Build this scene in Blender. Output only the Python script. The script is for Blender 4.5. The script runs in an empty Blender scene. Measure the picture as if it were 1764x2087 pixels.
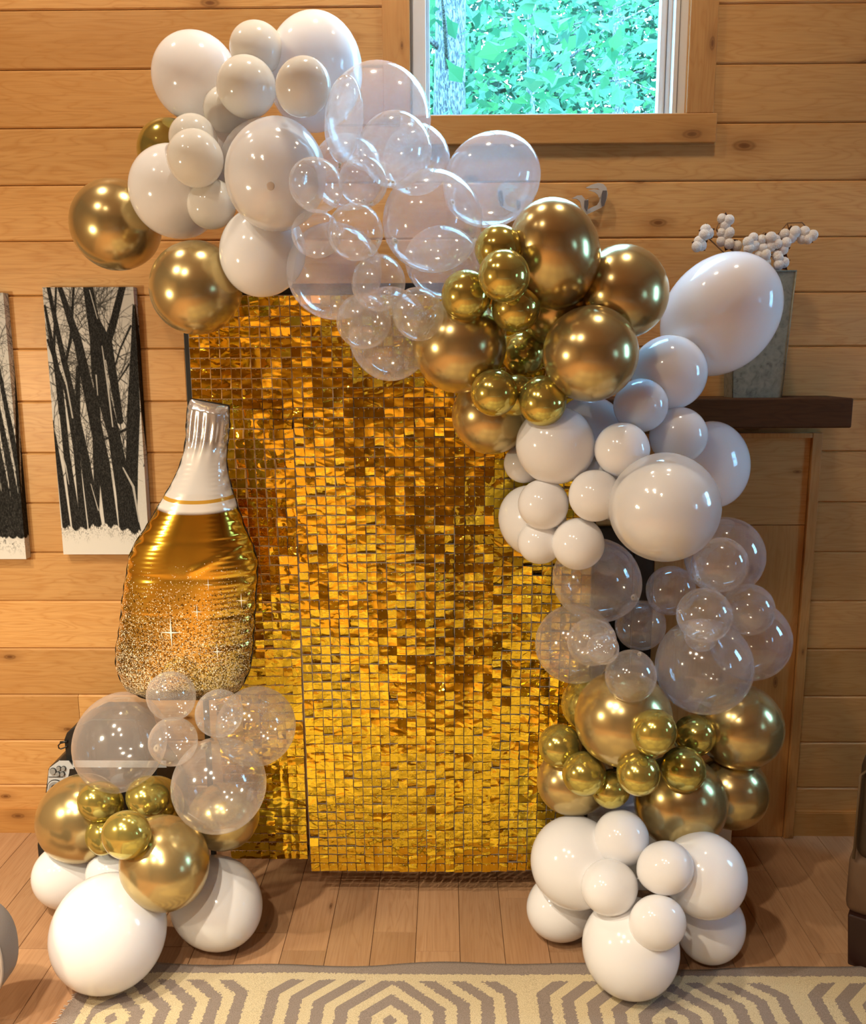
import bpy, bmesh, math, random
import numpy as np
from mathutils import Vector, Matrix

SC = bpy.context.scene
COL = SC.collection
PI = math.pi

# ------------------------------------------------------------------ camera
# wall front face: y = 0, floor: z = 0, camera stands 3.03 m off the wall
FPX, PITCH, YAW, ROLL, CAMH, CAMD = 1767.0, 0.174, 0.0144, -0.0037, 1.768, 3.03
_a = Vector((math.cos(YAW), math.sin(YAW), 0)); _b = Vector((-math.sin(YAW), math.cos(YAW), 0)); _z = Vector((0, 0, 1))
FWD = _b * math.cos(PITCH) - _z * math.sin(PITCH)
_u = _z * math.cos(PITCH) + _b * math.sin(PITCH)
RGT = _a * math.cos(ROLL) + _u * math.sin(ROLL)
UPV = _a * -math.sin(ROLL) + _u * math.cos(ROLL)
EYE = Vector((0, -CAMD, CAMH))
cam = bpy.data.cameras.new('camera')
cam.sensor_fit = 'HORIZONTAL'; cam.sensor_width = 36.0; cam.lens = 36.0 * FPX / 1764.0
cam.clip_start = 0.05; cam.clip_end = 200
co = bpy.data.objects.new('camera', cam); COL.objects.link(co)
M = Matrix((RGT, UPV, -FWD)).transposed().to_4x4(); M.translation = EYE
co.matrix_world = M
SC.camera = co

def at(px, py, Y=0.0):
    """real point seen at photo pixel (px, py) on the vertical plane y = Y"""
    d = FWD + RGT * ((px - 882) / FPX) + UPV * ((1043.5 - py) / FPX)
    return EYE + d * ((Y - EYE.y) / d.y)

# ------------------------------------------------------------------ world, lights, exposure
SC.view_settings.view_transform = 'Standard'; SC.view_settings.look = 'None'
SC.view_settings.gamma = 1.0; SC.view_settings.use_curve_mapping = False
SC.view_settings.exposure = 0.24
SC.cycles.max_bounces = 12; SC.cycles.transparent_max_bounces = 40
SC.cycles.glossy_bounces = 6; SC.cycles.diffuse_bounces = 5; SC.cycles.transmission_bounces = 8
SC.cycles.caustics_reflective = False; SC.cycles.caustics_refractive = False
SC.cycles.sample_clamp_indirect = 10.0

W = bpy.data.worlds.new('sky'); SC.world = W; W.use_nodes = True
WN = W.node_tree
bg = WN.nodes['Background']; bg.inputs['Color'].default_value = (0.27, 0.62, 1.0, 1); bg.inputs['Strength'].default_value = 28.0

def lamp(x, y, z, power, size=0.11, color=(1.0, 0.855, 0.655), aim=None, name='ceiling_downlight', spread=150):
    l = bpy.data.lights.new(name, 'AREA'); l.shape = 'DISK'; l.size = size; l.energy = power; l.color = color
    l.spread = math.radians(spread)
    o = bpy.data.objects.new(name, l); COL.objects.link(o); o.location = (x, y, z)
    if aim:
        o.rotation_euler = (Vector(aim) - Vector((x, y, z))).to_track_quat('-Z', 'Y').to_euler()
    return o
ROOM_H = 3.75
# wall-wash row over the arch
for x, y, p in ((-1.45, -0.62, 9), (-0.30, -0.70, 10.5), (0.75, -0.85, 8)):
    lamp(x, y, ROOM_H - 0.03, p)
# rear cans, mostly on the left half of the room
for x, y, p in ((-2.0, -2.3, 50), (-1.2, -2.9, 58), (-2.2, -3.9, 44), (-0.7, -4.0, 48)):
    lamp(x, y, ROOM_H - 0.03, p, spread=118)
lamp(-2.3, -1.9, 1.6, 15.0, 0.22, (1.0, 0.94, 0.66), (-1.1, 0, 0.6), 'lower_left_fill_light')  # unseen fill light, added to brighten the lower left wall
# ------------------------------------------------------------------ materials
def newmat(name):
    m = bpy.data.materials.new(name); m.use_nodes = True
    nt = m.node_tree; nt.nodes.clear()
    return m, nt
def N(nt, typ, ins=None, **kw):
    n = nt.nodes.new(typ)
    for k, v in kw.items(): setattr(n, k, v)
    for k, v in (ins or {}).items():
        if isinstance(v, bpy.types.NodeSocket): nt.links.new(v, n.inputs[k])
        else: n.inputs[k].default_value = v
    return n
def c4(c): return (c[0], c[1], c[2], 1.0)
def mathn(nt, op, a, b=None, c=None, clamp=False):
    n = nt.nodes.new('ShaderNodeMath'); n.operation = op; n.use_clamp = clamp
    for i, v in enumerate((a, b, c)):
        if v is None: continue
        if isinstance(v, bpy.types.NodeSocket): nt.links.new(v, n.inputs[i])
        else: n.inputs[i].default_value = v
    return n.outputs[0]
def ramp(nt, fac, stops, interp='LINEAR'):
    n = nt.nodes.new('ShaderNodeValToRGB'); n.color_ramp.interpolation = interp
    el = n.color_ramp.elements
    while len(el) < len(stops): el.new(0.5)
    for e, (p, c) in zip(el, stops): e.position = p; e.color = c4(c)
    nt.links.new(fac, n.inputs[0]); return n.outputs[0]
def mixc(nt, f, a, b, mode='MIX'):
    n = nt.nodes.new('ShaderNodeMix'); n.data_type = 'RGBA'; n.blend_type = mode
    for k, v in ((0, f), (6, a), (7, b)):
        if isinstance(v, bpy.types.NodeSocket): nt.links.new(v, n.inputs[k])
        else: n.inputs[k].default_value = c4(v) if k else v
    return n.outputs[2]
def out(nt, sh):
    o = nt.nodes.new('ShaderNodeOutputMaterial'); nt.links.new(sh, o.inputs['Surface'])
def principled(name, color, rough=0.5, metal=0.0, bump=None, **kw):
    m, nt = newmat(name)
    p = N(nt, 'ShaderNodeBsdfPrincipled', {'Roughness': rough, 'Metallic': metal})
    p.inputs['Base Color'].default_value = c4(color)
    for k, v in kw.items(): p.inputs[k.replace('_', ' ')].default_value = v
    tc = N(nt, 'ShaderNodeTexCoord')
    if bump:
        sc, st, dist = bump
        nz = N(nt, 'ShaderNodeTexNoise', {'Vector': tc.outputs['Object'], 'Scale': sc, 'Detail': 4.0})
        b = N(nt, 'ShaderNodeBump', {'Strength': st, 'Distance': dist, 'Height': nz.outputs['Fac']})
        nt.links.new(b.outputs[0], p.inputs['Normal'])
        col = mixc(nt, mathn(nt, 'MULTIPLY', nz.outputs['Fac'], 0.5), color, tuple(x * 0.72 for x in color))
        nt.links.new(col, p.inputs['Base Color'])
    out(nt, p.outputs[0]); return m

def wood(name, light, mid, dark, knots=1.0, stretch=(1.3, 9.0, 9.0), rough=0.42, ringscale=2.2, axis=0, kscale=(2.0, 1, 4.6), rnd=0.14, spec=0.4):
    """planed board with grain along the object's local x (axis 0) or y / z"""
    m, nt = newmat(name)
    tc = N(nt, 'ShaderNodeTexCoord'); oi = N(nt, 'ShaderNodeObjectInfo')
    off = N(nt, 'ShaderNodeVectorMath', {0: (37.0, 19.0, 23.0)}, operation='SCALE'); nt.links.new(oi.outputs['Random'], off.inputs['Scale'])
    v = N(nt, 'ShaderNodeVectorMath', {0: tc.outputs['Object'], 1: off.outputs[0]}, operation='ADD').outputs[0]
    mp = N(nt, 'ShaderNodeMapping', {'Vector': v, 'Scale': stretch})
    n1 = N(nt, 'ShaderNodeTexNoise', {'Vector': mp.outputs[0], 'Scale': ringscale, 'Detail': 2.0, 'Distortion': 0.4})
    rings = mathn(nt, 'FRACT', mathn(nt, 'MULTIPLY', n1.outputs['Fac'], 9.0))
    rings = mathn(nt, 'POWER', mathn(nt, 'ABSOLUTE', mathn(nt, 'SUBTRACT', mathn(nt, 'MULTIPLY', rings, 2.0), 1.0)), 2.5)
    mp2 = N(nt, 'ShaderNodeMapping', {'Vector': v, 'Scale': tuple(s * (2.0 if s < 3 else 9.0) for s in stretch)})
    n2 = N(nt, 'ShaderNodeTexNoise', {'Vector': mp2.outputs[0], 'Scale': 2.4, 'Detail': 4.0})
    mp3 = N(nt, 'ShaderNodeMapping', {'Vector': v, 'Scale': tuple(s * 0.35 for s in stretch)})
    n3 = N(nt, 'ShaderNodeTexNoise', {'Vector': mp3.outputs[0], 'Scale': 1.6, 'Detail': 1.0})
    base = mixc(nt, mathn(nt, 'MULTIPLY', rings, 0.7), light, mid)
    base = mixc(nt, mathn(nt, 'MULTIPLY', mathn(nt, 'SUBTRACT', n3.outputs['Fac'], 0.38, clamp=True), 1.6, clamp=True), base, mid)
    base = mixc(nt, mathn(nt, 'MULTIPLY', mathn(nt, 'SUBTRACT', n2.outputs['Fac'], 0.45, clamp=True), 0.9), base, dark)
    if knots:
        sk = N(nt, 'ShaderNodeSeparateXYZ', {0: v})
        ax = [i for i in range(3) if i != kscale.index(1)] if 1 in kscale else [0, 2]
        ck = N(nt, 'ShaderNodeCombineXYZ', {0: mathn(nt, 'MULTIPLY', sk.outputs[ax[0]], kscale[ax[0]]), 1: mathn(nt, 'MULTIPLY', sk.outputs[ax[1]], kscale[ax[1]])})
        wob = N(nt, 'ShaderNodeTexNoise', {'Vector': mp.outputs[0], 'Scale': 3.0})
        mixv = N(nt, 'ShaderNodeVectorMath', {0: wob.outputs['Color'], 1: (0.03, 0.03, 0.03)}, operation='MULTIPLY')
        vv = N(nt, 'ShaderNodeVectorMath', {0: ck.outputs[0], 1: mixv.outputs[0]}, operation='ADD')
        vo = N(nt, 'ShaderNodeTexVoronoi', {'Vector': vv.outputs[0], 'Scale': 1.0, 'Randomness': 1.0}, voronoi_dimensions='2D')
        gate = N(nt, 'ShaderNodeSeparateColor', {0: vo.outputs['Color']})
        rr_ = mathn(nt, 'ADD', mathn(nt, 'MULTIPLY', gate.outputs[1], 0.6), 0.32)
        d = mathn(nt, 'ADD', mathn(nt, 'DIVIDE', vo.outputs['Distance'], mathn(nt, 'MULTIPLY', rr_, knots)), mathn(nt, 'MULTIPLY', mathn(nt, 'GREATER_THAN', gate.outputs[0], 0.66), 5.0))
        core = ramp(nt, d, [(0.0, (1, 1, 1)), (0.035, (.85, .85, .85)), (0.05, (.45, .45, .45)), (0.075, (.6, .6, .6)), (0.10, (.12, .12, .12)), (0.22, (0, 0, 0))])
        base = mixc(nt, core, base, tuple(x * 0.2 for x in dark))
        halo = ramp(nt, d, [(0.0, (1, 1, 1)), (0.30, (0, 0, 0))])
        base = mixc(nt, mathn(nt, 'MULTIPLY', halo, 0.45), base, dark)
    hv = N(nt, 'ShaderNodeHueSaturation', {'Color': base})
    nt.links.new(mathn(nt, 'ADD', mathn(nt, 'MULTIPLY', oi.outputs['Random'], rnd * 2), 1.0 - rnd), hv.inputs['Value'])
    p = N(nt, 'ShaderNodeBsdfPrincipled', {'Base Color': hv.outputs[0], 'Roughness': rough, 'Specular IOR Level': spec})
    b = N(nt, 'ShaderNodeBump', {'Strength': 0.12, 'Distance': 0.002, 'Height': n2.outputs['Fac']})
    nt.links.new(b.outputs[0], p.inputs['Normal'])
    out(nt, p.outputs[0]); return m

def latex(name, color, trans=0.22, rough=0.22):
    m, nt = newmat(name)
    d = N(nt, 'ShaderNodeBsdfPrincipled', {'Base Color': c4(color), 'Roughness': rough, 'IOR': 1.5})
    t = N(nt, 'ShaderNodeBsdfTranslucent', {'Color': c4(color)})
    lw = N(nt, 'ShaderNodeLayerWeight', {'Blend': 0.35})
    fac = mathn(nt, 'MULTIPLY', mathn(nt, 'SUBTRACT', 1.0, mathn(nt, 'MULTIPLY', lw.outputs['Facing'], 0.6)), trans)
    mx = N(nt, 'ShaderNodeMixShader', {0: fac, 1: d.outputs[0], 2: t.outputs[0]})
    out(nt, mx.outputs[0]); return m

def chrome(name, color, rough):
    m, nt = newmat(name)
    lw = N(nt, 'ShaderNodeLayerWeight', {'Blend': 0.25})
    col = mixc(nt, mathn(nt, 'MULTIPLY', lw.outputs['Fresnel'], 0.5), color, (0.80, 0.70, 0.50))
    p = N(nt, 'ShaderNodeBsdfPrincipled', {'Base Color': col, 'Metallic': 1.0, 'Roughness': rough})
    d = N(nt, 'ShaderNodeBsdfDiffuse', {'Color': c4(tuple(x * 1.1 for x in color))})
    mx = N(nt, 'ShaderNodeMixShader', {0: 0.19, 1: p.outputs[0], 2: d.outputs[0]})
    out(nt, mx.outputs[0]); return m

def film(name, haze, rim, tint=(0.95, 0.91, 0.92), sheen=1.0):
    """thin clear latex skin: mostly see-through, milky towards its outline where one looks along the skin"""
    m, nt = newmat(name)
    lw = N(nt, 'ShaderNodeLayerWeight', {'Blend': 0.5})
    f3 = mathn(nt, 'POWER', lw.outputs['Facing'], 2.6)
    alpha = mathn(nt, 'ADD', mathn(nt, 'MULTIPLY', f3, rim), haze, clamp=True)
    tr = N(nt, 'ShaderNodeBsdfTransparent', {'Color': (0.985, 0.985, 0.98, 1)})
    d = N(nt, 'ShaderNodeBsdfDiffuse', {'Color': c4(tint)}); t = N(nt, 'ShaderNodeBsdfTranslucent', {'Color': c4(tint)})
    dt = N(nt, 'ShaderNodeMixShader', {0: 0.5, 1: d.outputs[0], 2: t.outputs[0]})
    body = N(nt, 'ShaderNodeMixShader', {0: alpha, 1: tr.outputs[0], 2: dt.outputs[0]})
    g = N(nt, 'ShaderNodeBsdfGlossy', {'Roughness': 0.09, 'Color': (1, 1, 1, 1)})
    fr = mathn(nt, 'ADD', mathn(nt, 'MULTIPLY', mathn(nt, 'POWER', lw.outputs['Facing'], 3.0), 0.45 * sheen), 0.075 * sheen)
    mx = N(nt, 'ShaderNodeMixShader', {0: fr, 1: body.outputs[0], 2: g.outputs[0]})
    out(nt, mx.outputs[0]); return m

MW = {
    'plank': wood('pine_wall_board', (0.61, 0.33, 0.115), (0.50, 0.235, 0.065), (0.28, 0.098, 0.02)),
    'trim': wood('pine_trim', (0.52, 0.265, 0.08), (0.43, 0.195, 0.052), (0.28, 0.105, 0.025), knots=0.8),
    'groove': principled('groove_backing_board', (0.30, 0.15, 0.05), 0.8),  # dark wood backing behind the wall planks
    'surround': wood('pine_surround', (0.46, 0.235, 0.075), (0.39, 0.175, 0.05), (0.25, 0.10, 0.03), knots=0.55, stretch=(9, 9, 1.1), kscale=(4.2, 1, 1.6)),
    'mantel': wood('dark_stained_mantel', (0.085, 0.038, 0.016), (0.060, 0.026, 0.012), (0.022, 0.011, 0.006), knots=0, rough=0.75, spec=0.12),
    'oak': wood('oak_floor_board', (0.41, 0.238, 0.128), (0.33, 0.175, 0.086), (0.19, 0.09, 0.04), knots=0.35, stretch=(11, 0.8, 9), kscale=(5, 1.6, 1), rough=0.36, rnd=0.17),
    'ceiling': wood('pine_ceiling', (0.50, 0.30, 0.14), (0.42, 0.23, 0.09), (0.3, 0.14, 0.05), knots=0),
    'room': wood('pine_far_wall', (0.33, 0.20, 0.09), (0.26, 0.14, 0.06), (0.16, 0.075, 0.03), knots=0),
    'milk': film('milky_outer_latex', 0.36, 0.3, (0.90, 0.89, 0.89)),
    'W': latex('white_latex', (0.91, 0.91, 0.93), 0.24, 0.11),
    'I': latex('ivory_latex', (0.82, 0.80, 0.755), 0.26, 0.11),
    'G': chrome('gold_chrome_latex', (0.52, 0.40, 0.18), 0.22),
    'S': chrome('gold_chrome_latex_small', (0.53, 0.455, 0.125), 0.15),
    'C': film('clear_latex', 0.19, 0.30),
    'vinyl': principled('white_vinyl', (0.62, 0.60, 0.58), 0.4),
    'vinyl_dark': principled('vinyl_gasket', (0.12, 0.10, 0.09), 0.5),
    'black': principled('black_metal', (0.012, 0.012, 0.012), 0.45, 0.3),
    'firebox': principled('firebox_steel', (0.010, 0.009, 0.008), 0.35, 0.2),
    'fireglass': principled('firebox_glass', (0.006, 0.006, 0.006), 0.08),
    'galv': None,
    'cotton': principled('cotton_fibre', (0.88, 0.83, 0.77), 0.95, 0, (260, 0.8, 0.004)),
    'husk': principled('dry_husk', (0.085, 0.030, 0.018), 0.8, 0, (90, 0.5, 0.002)),
    'twig': principled('dry_twig', (0.20, 0.10, 0.04), 0.85, 0, (120, 0.5, 0.002)),
    'orn': principled('brushed_steel', (0.62, 0.57, 0.50), 0.45, 0.3, (60, 0.15, 0.001)),
    'orn_dark': principled('blackened_steel_edge', (0.16, 0.14, 0.13), 0.5, 0.4, (60, 0.2, 0.001)),
    'whitebox': principled('white_laminate', (0.72, 0.72, 0.74), 0.45),
    'leather': principled('brown_leather', (0.045, 0.026, 0.012), 0.5, 0, (45, 0.3, 0.004)),
    'leather2': principled('tan_suede', (0.115, 0.060, 0.028), 0.75, 0, (30, 0.3, 0.004)),
    'piping': principled('leather_piping', (0.13, 0.085, 0.045), 0.6),
    'darkleg': principled('dark_wood_leg', (0.025, 0.008, 0.005), 0.4, 0, (40, 0.2, 0.001)),
    'greyfab': principled('grey_upholstery', (0.23, 0.19, 0.165), 0.85, 0, (300, 0.4, 0.001)),
    'palepipe': principled('pale_piping', (0.42, 0.36, 0.31), 0.7),
    'spk': principled('grey_panel', (0.52, 0.53, 0.55), 0.5),
    'dial': principled('grey_dial', (0.27, 0.27, 0.27), 0.45),
    'plastic': principled('black_plastic', (0.014, 0.013, 0.012), 0.4),
    'ground': principled('forest_floor', (0.03, 0.09, 0.03), 0.9, 0, (6, 0.6, 0.05)),
}
def mk_galv():
    m, nt = newmat('galvanised_zinc')
    tc = N(nt, 'ShaderNodeTexCoord')
    v = N(nt, 'ShaderNodeTexVoronoi', {'Vector': tc.outputs['Object'], 'Scale': 60.0})
    n = N(nt, 'ShaderNodeTexNoise', {'Vector': tc.outputs['Object'], 'Scale': 38.0, 'Detail': 5.0, 'Distortion': 1.2})
    col = ramp(nt, n.outputs['Fac'], [(0.30, (0.07, 0.066, 0.044)), (0.44, (0.17, 0.162, 0.115)), (0.7, (0.24, 0.23, 0.165))])
    col = mixc(nt, mathn(nt, 'MULTIPLY', v.outputs['Distance'], 0.5), col, (0.30, 0.29, 0.22))
    p = N(nt, 'ShaderNodeBsdfPrincipled', {'Base Color': col, 'Metallic': 0.2, 'Roughness': 0.6})
    out(nt, p.outputs[0]); return m
MW['galv'] = mk_galv()
def mk_bark():
    m, nt = newmat('pale_bark')
    tc = N(nt, 'ShaderNodeTexCoord'); mp = N(nt, 'ShaderNodeMapping', {'Vector': tc.outputs['Object'], 'Scale': (34, 34, 10)})
    n = N(nt, 'ShaderNodeTexNoise', {'Vector': mp.outputs[0], 'Scale': 3.0, 'Detail': 5.0, 'Distortion': 0.8})
    col = ramp(nt, n.outputs['Fac'], [(0.40, (0.025, 0.035, 0.045)), (0.5, (0.11, 0.125, 0.12)), (0.62, (0.24, 0.255, 0.24))])
    b = N(nt, 'ShaderNodeBump', {'Strength': 0.7, 'Distance': 0.03, 'Height': n.outputs['Fac']})
    p = N(nt, 'ShaderNodeBsdfPrincipled', {'Base Color': col, 'Roughness': 0.9, 'Normal': b.outputs[0]})
    out(nt, p.outputs[0]); return m
MW['bark'] = mk_bark()
def mk_leaf(name, a, b_):
    m, nt = newmat(name)
    g = N(nt, 'ShaderNodeNewGeometry')
    col = mixc(nt, g.outputs['Random Per Island'], a, b_)
    d = N(nt, 'ShaderNodeBsdfPrincipled', {'Base Color': col, 'Roughness': 0.55}); t = N(nt, 'ShaderNodeBsdfTranslucent', {'Color': col})
    mx = N(nt, 'ShaderNodeMixShader', {0: 0.45, 1: d.outputs[0], 2: t.outputs[0]})
    out(nt, mx.outputs[0]); return m
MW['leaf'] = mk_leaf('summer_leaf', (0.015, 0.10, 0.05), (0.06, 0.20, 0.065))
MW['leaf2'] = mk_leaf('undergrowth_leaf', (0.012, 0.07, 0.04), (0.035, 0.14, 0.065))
def mk_glass():
    m, nt = newmat('window_glass')
    tr = N(nt, 'ShaderNodeBsdfTransparent', {'Color': (0.92, 0.97, 0.97, 1)}); g = N(nt, 'ShaderNodeBsdfGlossy', {'Roughness': 0.0})
    lw = N(nt, 'ShaderNodeFresnel', {'IOR': 1.45})
    mx = N(nt, 'ShaderNodeMixShader', {0: 0.06, 1: tr.outputs[0], 2: g.outputs[0]})
    out(nt, mx.outputs[0]); return m
MW['glass'] = mk_glass()
def mk_sequin():
    m, nt = newmat('gold_mirror_sequin')
    g = N(nt, 'ShaderNodeNewGeometry')
    mp = N(nt, 'ShaderNodeMapping', {'Vector': g.outputs['Position'], 'Scale': (22, 22, 34)})
    n = N(nt, 'ShaderNodeTexNoise', {'Vector': mp.outputs[0], 'Scale': 1.0, 'Detail': 0.5, 'Distortion': 0.9})
    b = N(nt, 'ShaderNodeBump', {'Strength': 0.33, 'Distance': 0.012, 'Height': n.outputs['Fac']})
    p = N(nt, 'ShaderNodeBsdfPrincipled', {'Base Color': (0.88, 0.61, 0.045, 1), 'Metallic': 1.0, 'Roughness': 0.07, 'Normal': b.outputs[0]})
    d = N(nt, 'ShaderNodeBsdfDiffuse', {'Color': (0.70, 0.37, 0.008, 1)})
    mx = N(nt, 'ShaderNodeMixShader', {0: 0.08, 1: p.outputs[0], 2: d.outputs[0]})
    out(nt, mx.outputs[0]); return m
MW['sequin'] = mk_sequin()
def mk_lattice():
    m, nt = newmat('clear_plastic_lattice')
    tr = N(nt, 'ShaderNodeBsdfTransparent', {'Color': (0.9, 0.88, 0.86, 1)})
    p = N(nt, 'ShaderNodeBsdfPrincipled', {'Base Color': (0.5, 0.42, 0.36, 1), 'Roughness': 0.3})
    mx = N(nt, 'ShaderNodeMixShader', {0: 0.36, 1: tr.outputs[0], 2: p.outputs[0]})
    out(nt, mx.outputs[0]); return m
MW['lattice'] = mk_lattice()
def mk_pin():
    return principled('clear_pin', (0.75, 0.70, 0.62), 0.2)
MW['pin'] = mk_pin()
def mk_rug():
    m, nt = newmat('woven_rug')
    tc = N(nt, 'ShaderNodeTexCoord')
    nz = N(nt, 'ShaderNodeTexNoise', {'Vector': tc.outputs['Object'], 'Scale': 130.0, 'Detail': 1.0})
    jit = mathn(nt, 'MULTIPLY', mathn(nt, 'SUBTRACT', nz.outputs['Fac'], 0.5), 0.016)
    sx = N(nt, 'ShaderNodeSeparateXYZ', {0: tc.outputs['Object']})
    X = mathn(nt, 'ADD', sx.outputs[0], jit); Y = mathn(nt, 'ADD', sx.outputs[1], jit)
    # |x| inside the 0.758 m repeat, hexagon centres at x = 0.606 + k * 0.758
    lx = mathn(nt, 'PINGPONG', mathn(nt, 'SUBTRACT', X, 0.606 - 7.58), 0.379)
    ly = mathn(nt, 'ABSOLUTE', mathn(nt, 'ADD', Y, 0.96))
    ly = mathn(nt, 'PINGPONG', ly, 0.42)
    lev = mathn(nt, 'MAXIMUM', lx, mathn(nt, 'DIVIDE', mathn(nt, 'ADD', mathn(nt, 'MULTIPLY', lx, 0.9), ly), 1.2))
    fr = mathn(nt, 'FRACT', mathn(nt, 'DIVIDE', lev, 0.0667))
    cream = mathn(nt, 'LESS_THAN', mathn(nt, 'ABSOLUTE', mathn(nt, 'SUBTRACT', fr, 0.5)), 0.235)
    wide = mathn(nt, 'GREATER_THAN', lev, 0.352)
    cream = mathn(nt, 'MAXIMUM', cream, wide)
    # border: distance from far edge (y = -0.74) and from the outer side edge (x = -1.03)
    dy = mathn(nt, 'SUBTRACT', -0.738, Y); dx = mathn(nt, 'ADD', X, 1.045)
    e = mathn(nt, 'MINIMUM', dy, dx)
    grey_b = mathn(nt, 'LESS_THAN', e, 0.042); cream_b = mathn(nt, 'LESS_THAN', e, 0.070)
    cream = mathn(nt, 'MAXIMUM', cream, cream_b)
    cream = mathn(nt, 'MULTIPLY', cream, mathn(nt, 'SUBTRACT', 1.0, grey_b))
    wv = N(nt, 'ShaderNodeTexNoise', {'Vector': tc.outputs['Object'], 'Scale': 420.0, 'Detail': 2.0})
    col = mixc(nt, cream, (0.26, 0.205, 0.17), (0.58, 0.475, 0.295))
    col = mixc(nt, mathn(nt, 'MULTIPLY', mathn(nt, 'SUBTRACT', wv.outputs['Fac'], 0.4, clamp=True), 1.4), col, (0.10, 0.08, 0.06), 'MULTIPLY')
    b = N(nt, 'ShaderNodeBump', {'Strength': 0.5, 'Distance': 0.002, 'Height': wv.outputs['Fac']})
    p = N(nt, 'ShaderNodeBsdfPrincipled', {'Base Color': col, 'Roughness': 0.95, 'Normal': b.outputs[0]})
    out(nt, p.outputs[0]); return m
MW['rug'] = mk_rug()
def mk_print():
    m, nt = newmat('canvas_print')
    a = N(nt, 'ShaderNodeAttribute', attribute_name='print')
    p = N(nt, 'ShaderNodeBsdfPrincipled', {'Base Color': a.outputs['Color'], 'Roughness': 0.8, 'Specular IOR Level': 0.15})
    out(nt, p.outputs[0]); return m
MW['print'] = mk_print()
def mk_bottle():
    m, nt = newmat('printed_foil')
    uv = N(nt, 'ShaderNodeAttribute', attribute_name='pv'); s = N(nt, 'ShaderNodeSeparateXYZ', {0: uv.outputs['Vector']})
    V = s.outputs[1]            # 0 top .. 1 foot
    tc = N(nt, 'ShaderNodeTexCoord')
    silver = (0.74, 0.72, 0.71); gold = (0.86, 0.56, 0.07)
    col = ramp(nt, V, [(0.0, silver), (0.3055, (0.66, 0.38, 0.06)), (0.3185, (0.82, 0.79, 0.77)), (0.352, gold), (0.80, (0.76, 0.52, 0.12)), (0.92, (0.72, 0.55, 0.22))], 'LINEAR')
    colc = ramp(nt, V, [(0.0, silver), (0.3055, (0.60, 0.34, 0.05)), (0.3185, (0.82, 0.79, 0.77)), (0.352, gold)], 'CONSTANT')
    low = mathn(nt, 'MULTIPLY', mathn(nt, 'SUBTRACT', V, 0.60, clamp=True), 2.6, clamp=True)
    col = mixc(nt, low, colc, (0.60, 0.47, 0.16))
    n1 = N(nt, 'ShaderNodeTexNoise', {'Vector': tc.outputs['Object'], 'Scale': 9.0, 'Detail': 2.0})
    # glitter print: specks become dense towards the foot
    dens = mathn(nt, 'POWER', mathn(nt, 'MULTIPLY', mathn(nt, 'SUBTRACT', V, 0.50, clamp=True), 2.2, clamp=True), 1.5)
    dens = mathn(nt, 'MULTIPLY', dens, mathn(nt, 'ADD', n1.outputs['Fac'], 0.45))
    def specks(scale, r0, key):
        v = N(nt, 'ShaderNodeTexVoronoi', {'Vector': tc.outputs['Object'], 'Scale': scale})
        sp = N(nt, 'ShaderNodeSeparateColor', {0: v.outputs['Color']})
        on = mathn(nt, 'LESS_THAN', sp.outputs[0], dens)
        return mathn(nt, 'MULTIPLY', on, mathn(nt, 'LESS_THAN', v.outputs['Distance'], r0))
    a = specks(330.0, 0.36, 0); b = specks(170.0, 0.30, 1)
    big = N(nt, 'ShaderNodeTexVoronoi', {'Vector': tc.outputs['Object'], 'Scale': 42.0}); bs = N(nt, 'ShaderNodeSeparateColor', {0: big.outputs['Color']})
    c_ = mathn(nt, 'MULTIPLY', mathn(nt, 'LESS_THAN', bs.outputs[0], mathn(nt, 'MULTIPLY', dens, 0.35)), mathn(nt, 'LESS_THAN', big.outputs['Distance'], 0.15))
    sp = mathn(nt, 'MAXIMUM', mathn(nt, 'MAXIMUM', a, b), c_)
    v2 = N(nt, 'ShaderNodeTexVoronoi', {'Vector': tc.outputs['Object'], 'Scale': 260.0}); s2 = N(nt, 'ShaderNodeSeparateColor', {0: v2.outputs['Color']})
    darkd = mathn(nt, 'MULTIPLY', mathn(nt, 'SUBTRACT', V, 0.60, clamp=True), 1.9, clamp=True)
    dk = mathn(nt, 'LESS_THAN', s2.outputs[1], darkd)
    col = mixc(nt, mathn(nt, 'MULTIPLY', dk, 0.88), col, (0.16, 0.10, 0.025))
    col = mixc(nt, mathn(nt, 'MULTIPLY', sp, 0.9), col, (0.95, 0.88, 0.66))
    metal = ramp(nt, V, [(0.0, (.75, .75, .75)), (0.13, (.75,.75,.75)), (0.17, (.35, .35, .35)), (0.345, (.3, .3, .3)), (0.355, (1, 1, 1)), (1.0, (.9, .9, .9))])
    p = N(nt, 'ShaderNodeBsdfPrincipled', {'Base Color': col, 'Roughness': 0.17})
    nt.links.new(mathn(nt, 'MULTIPLY', metal, mathn(nt, 'SUBTRACT', 1.0, mathn(nt, 'MULTIPLY', sp, 0.8))), p.inputs['Metallic'])
    out(nt, p.outputs[0]); return m
MW['bottle'] = mk_bottle()
MW['foil_edge'] = principled('dark_foil_seam', (0.05, 0.045, 0.04), 0.3, 0.8)
MW['star'] = principled('white_star_print', (0.9, 0.88, 0.82), 0.4)
MW['purple'] = None
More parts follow.
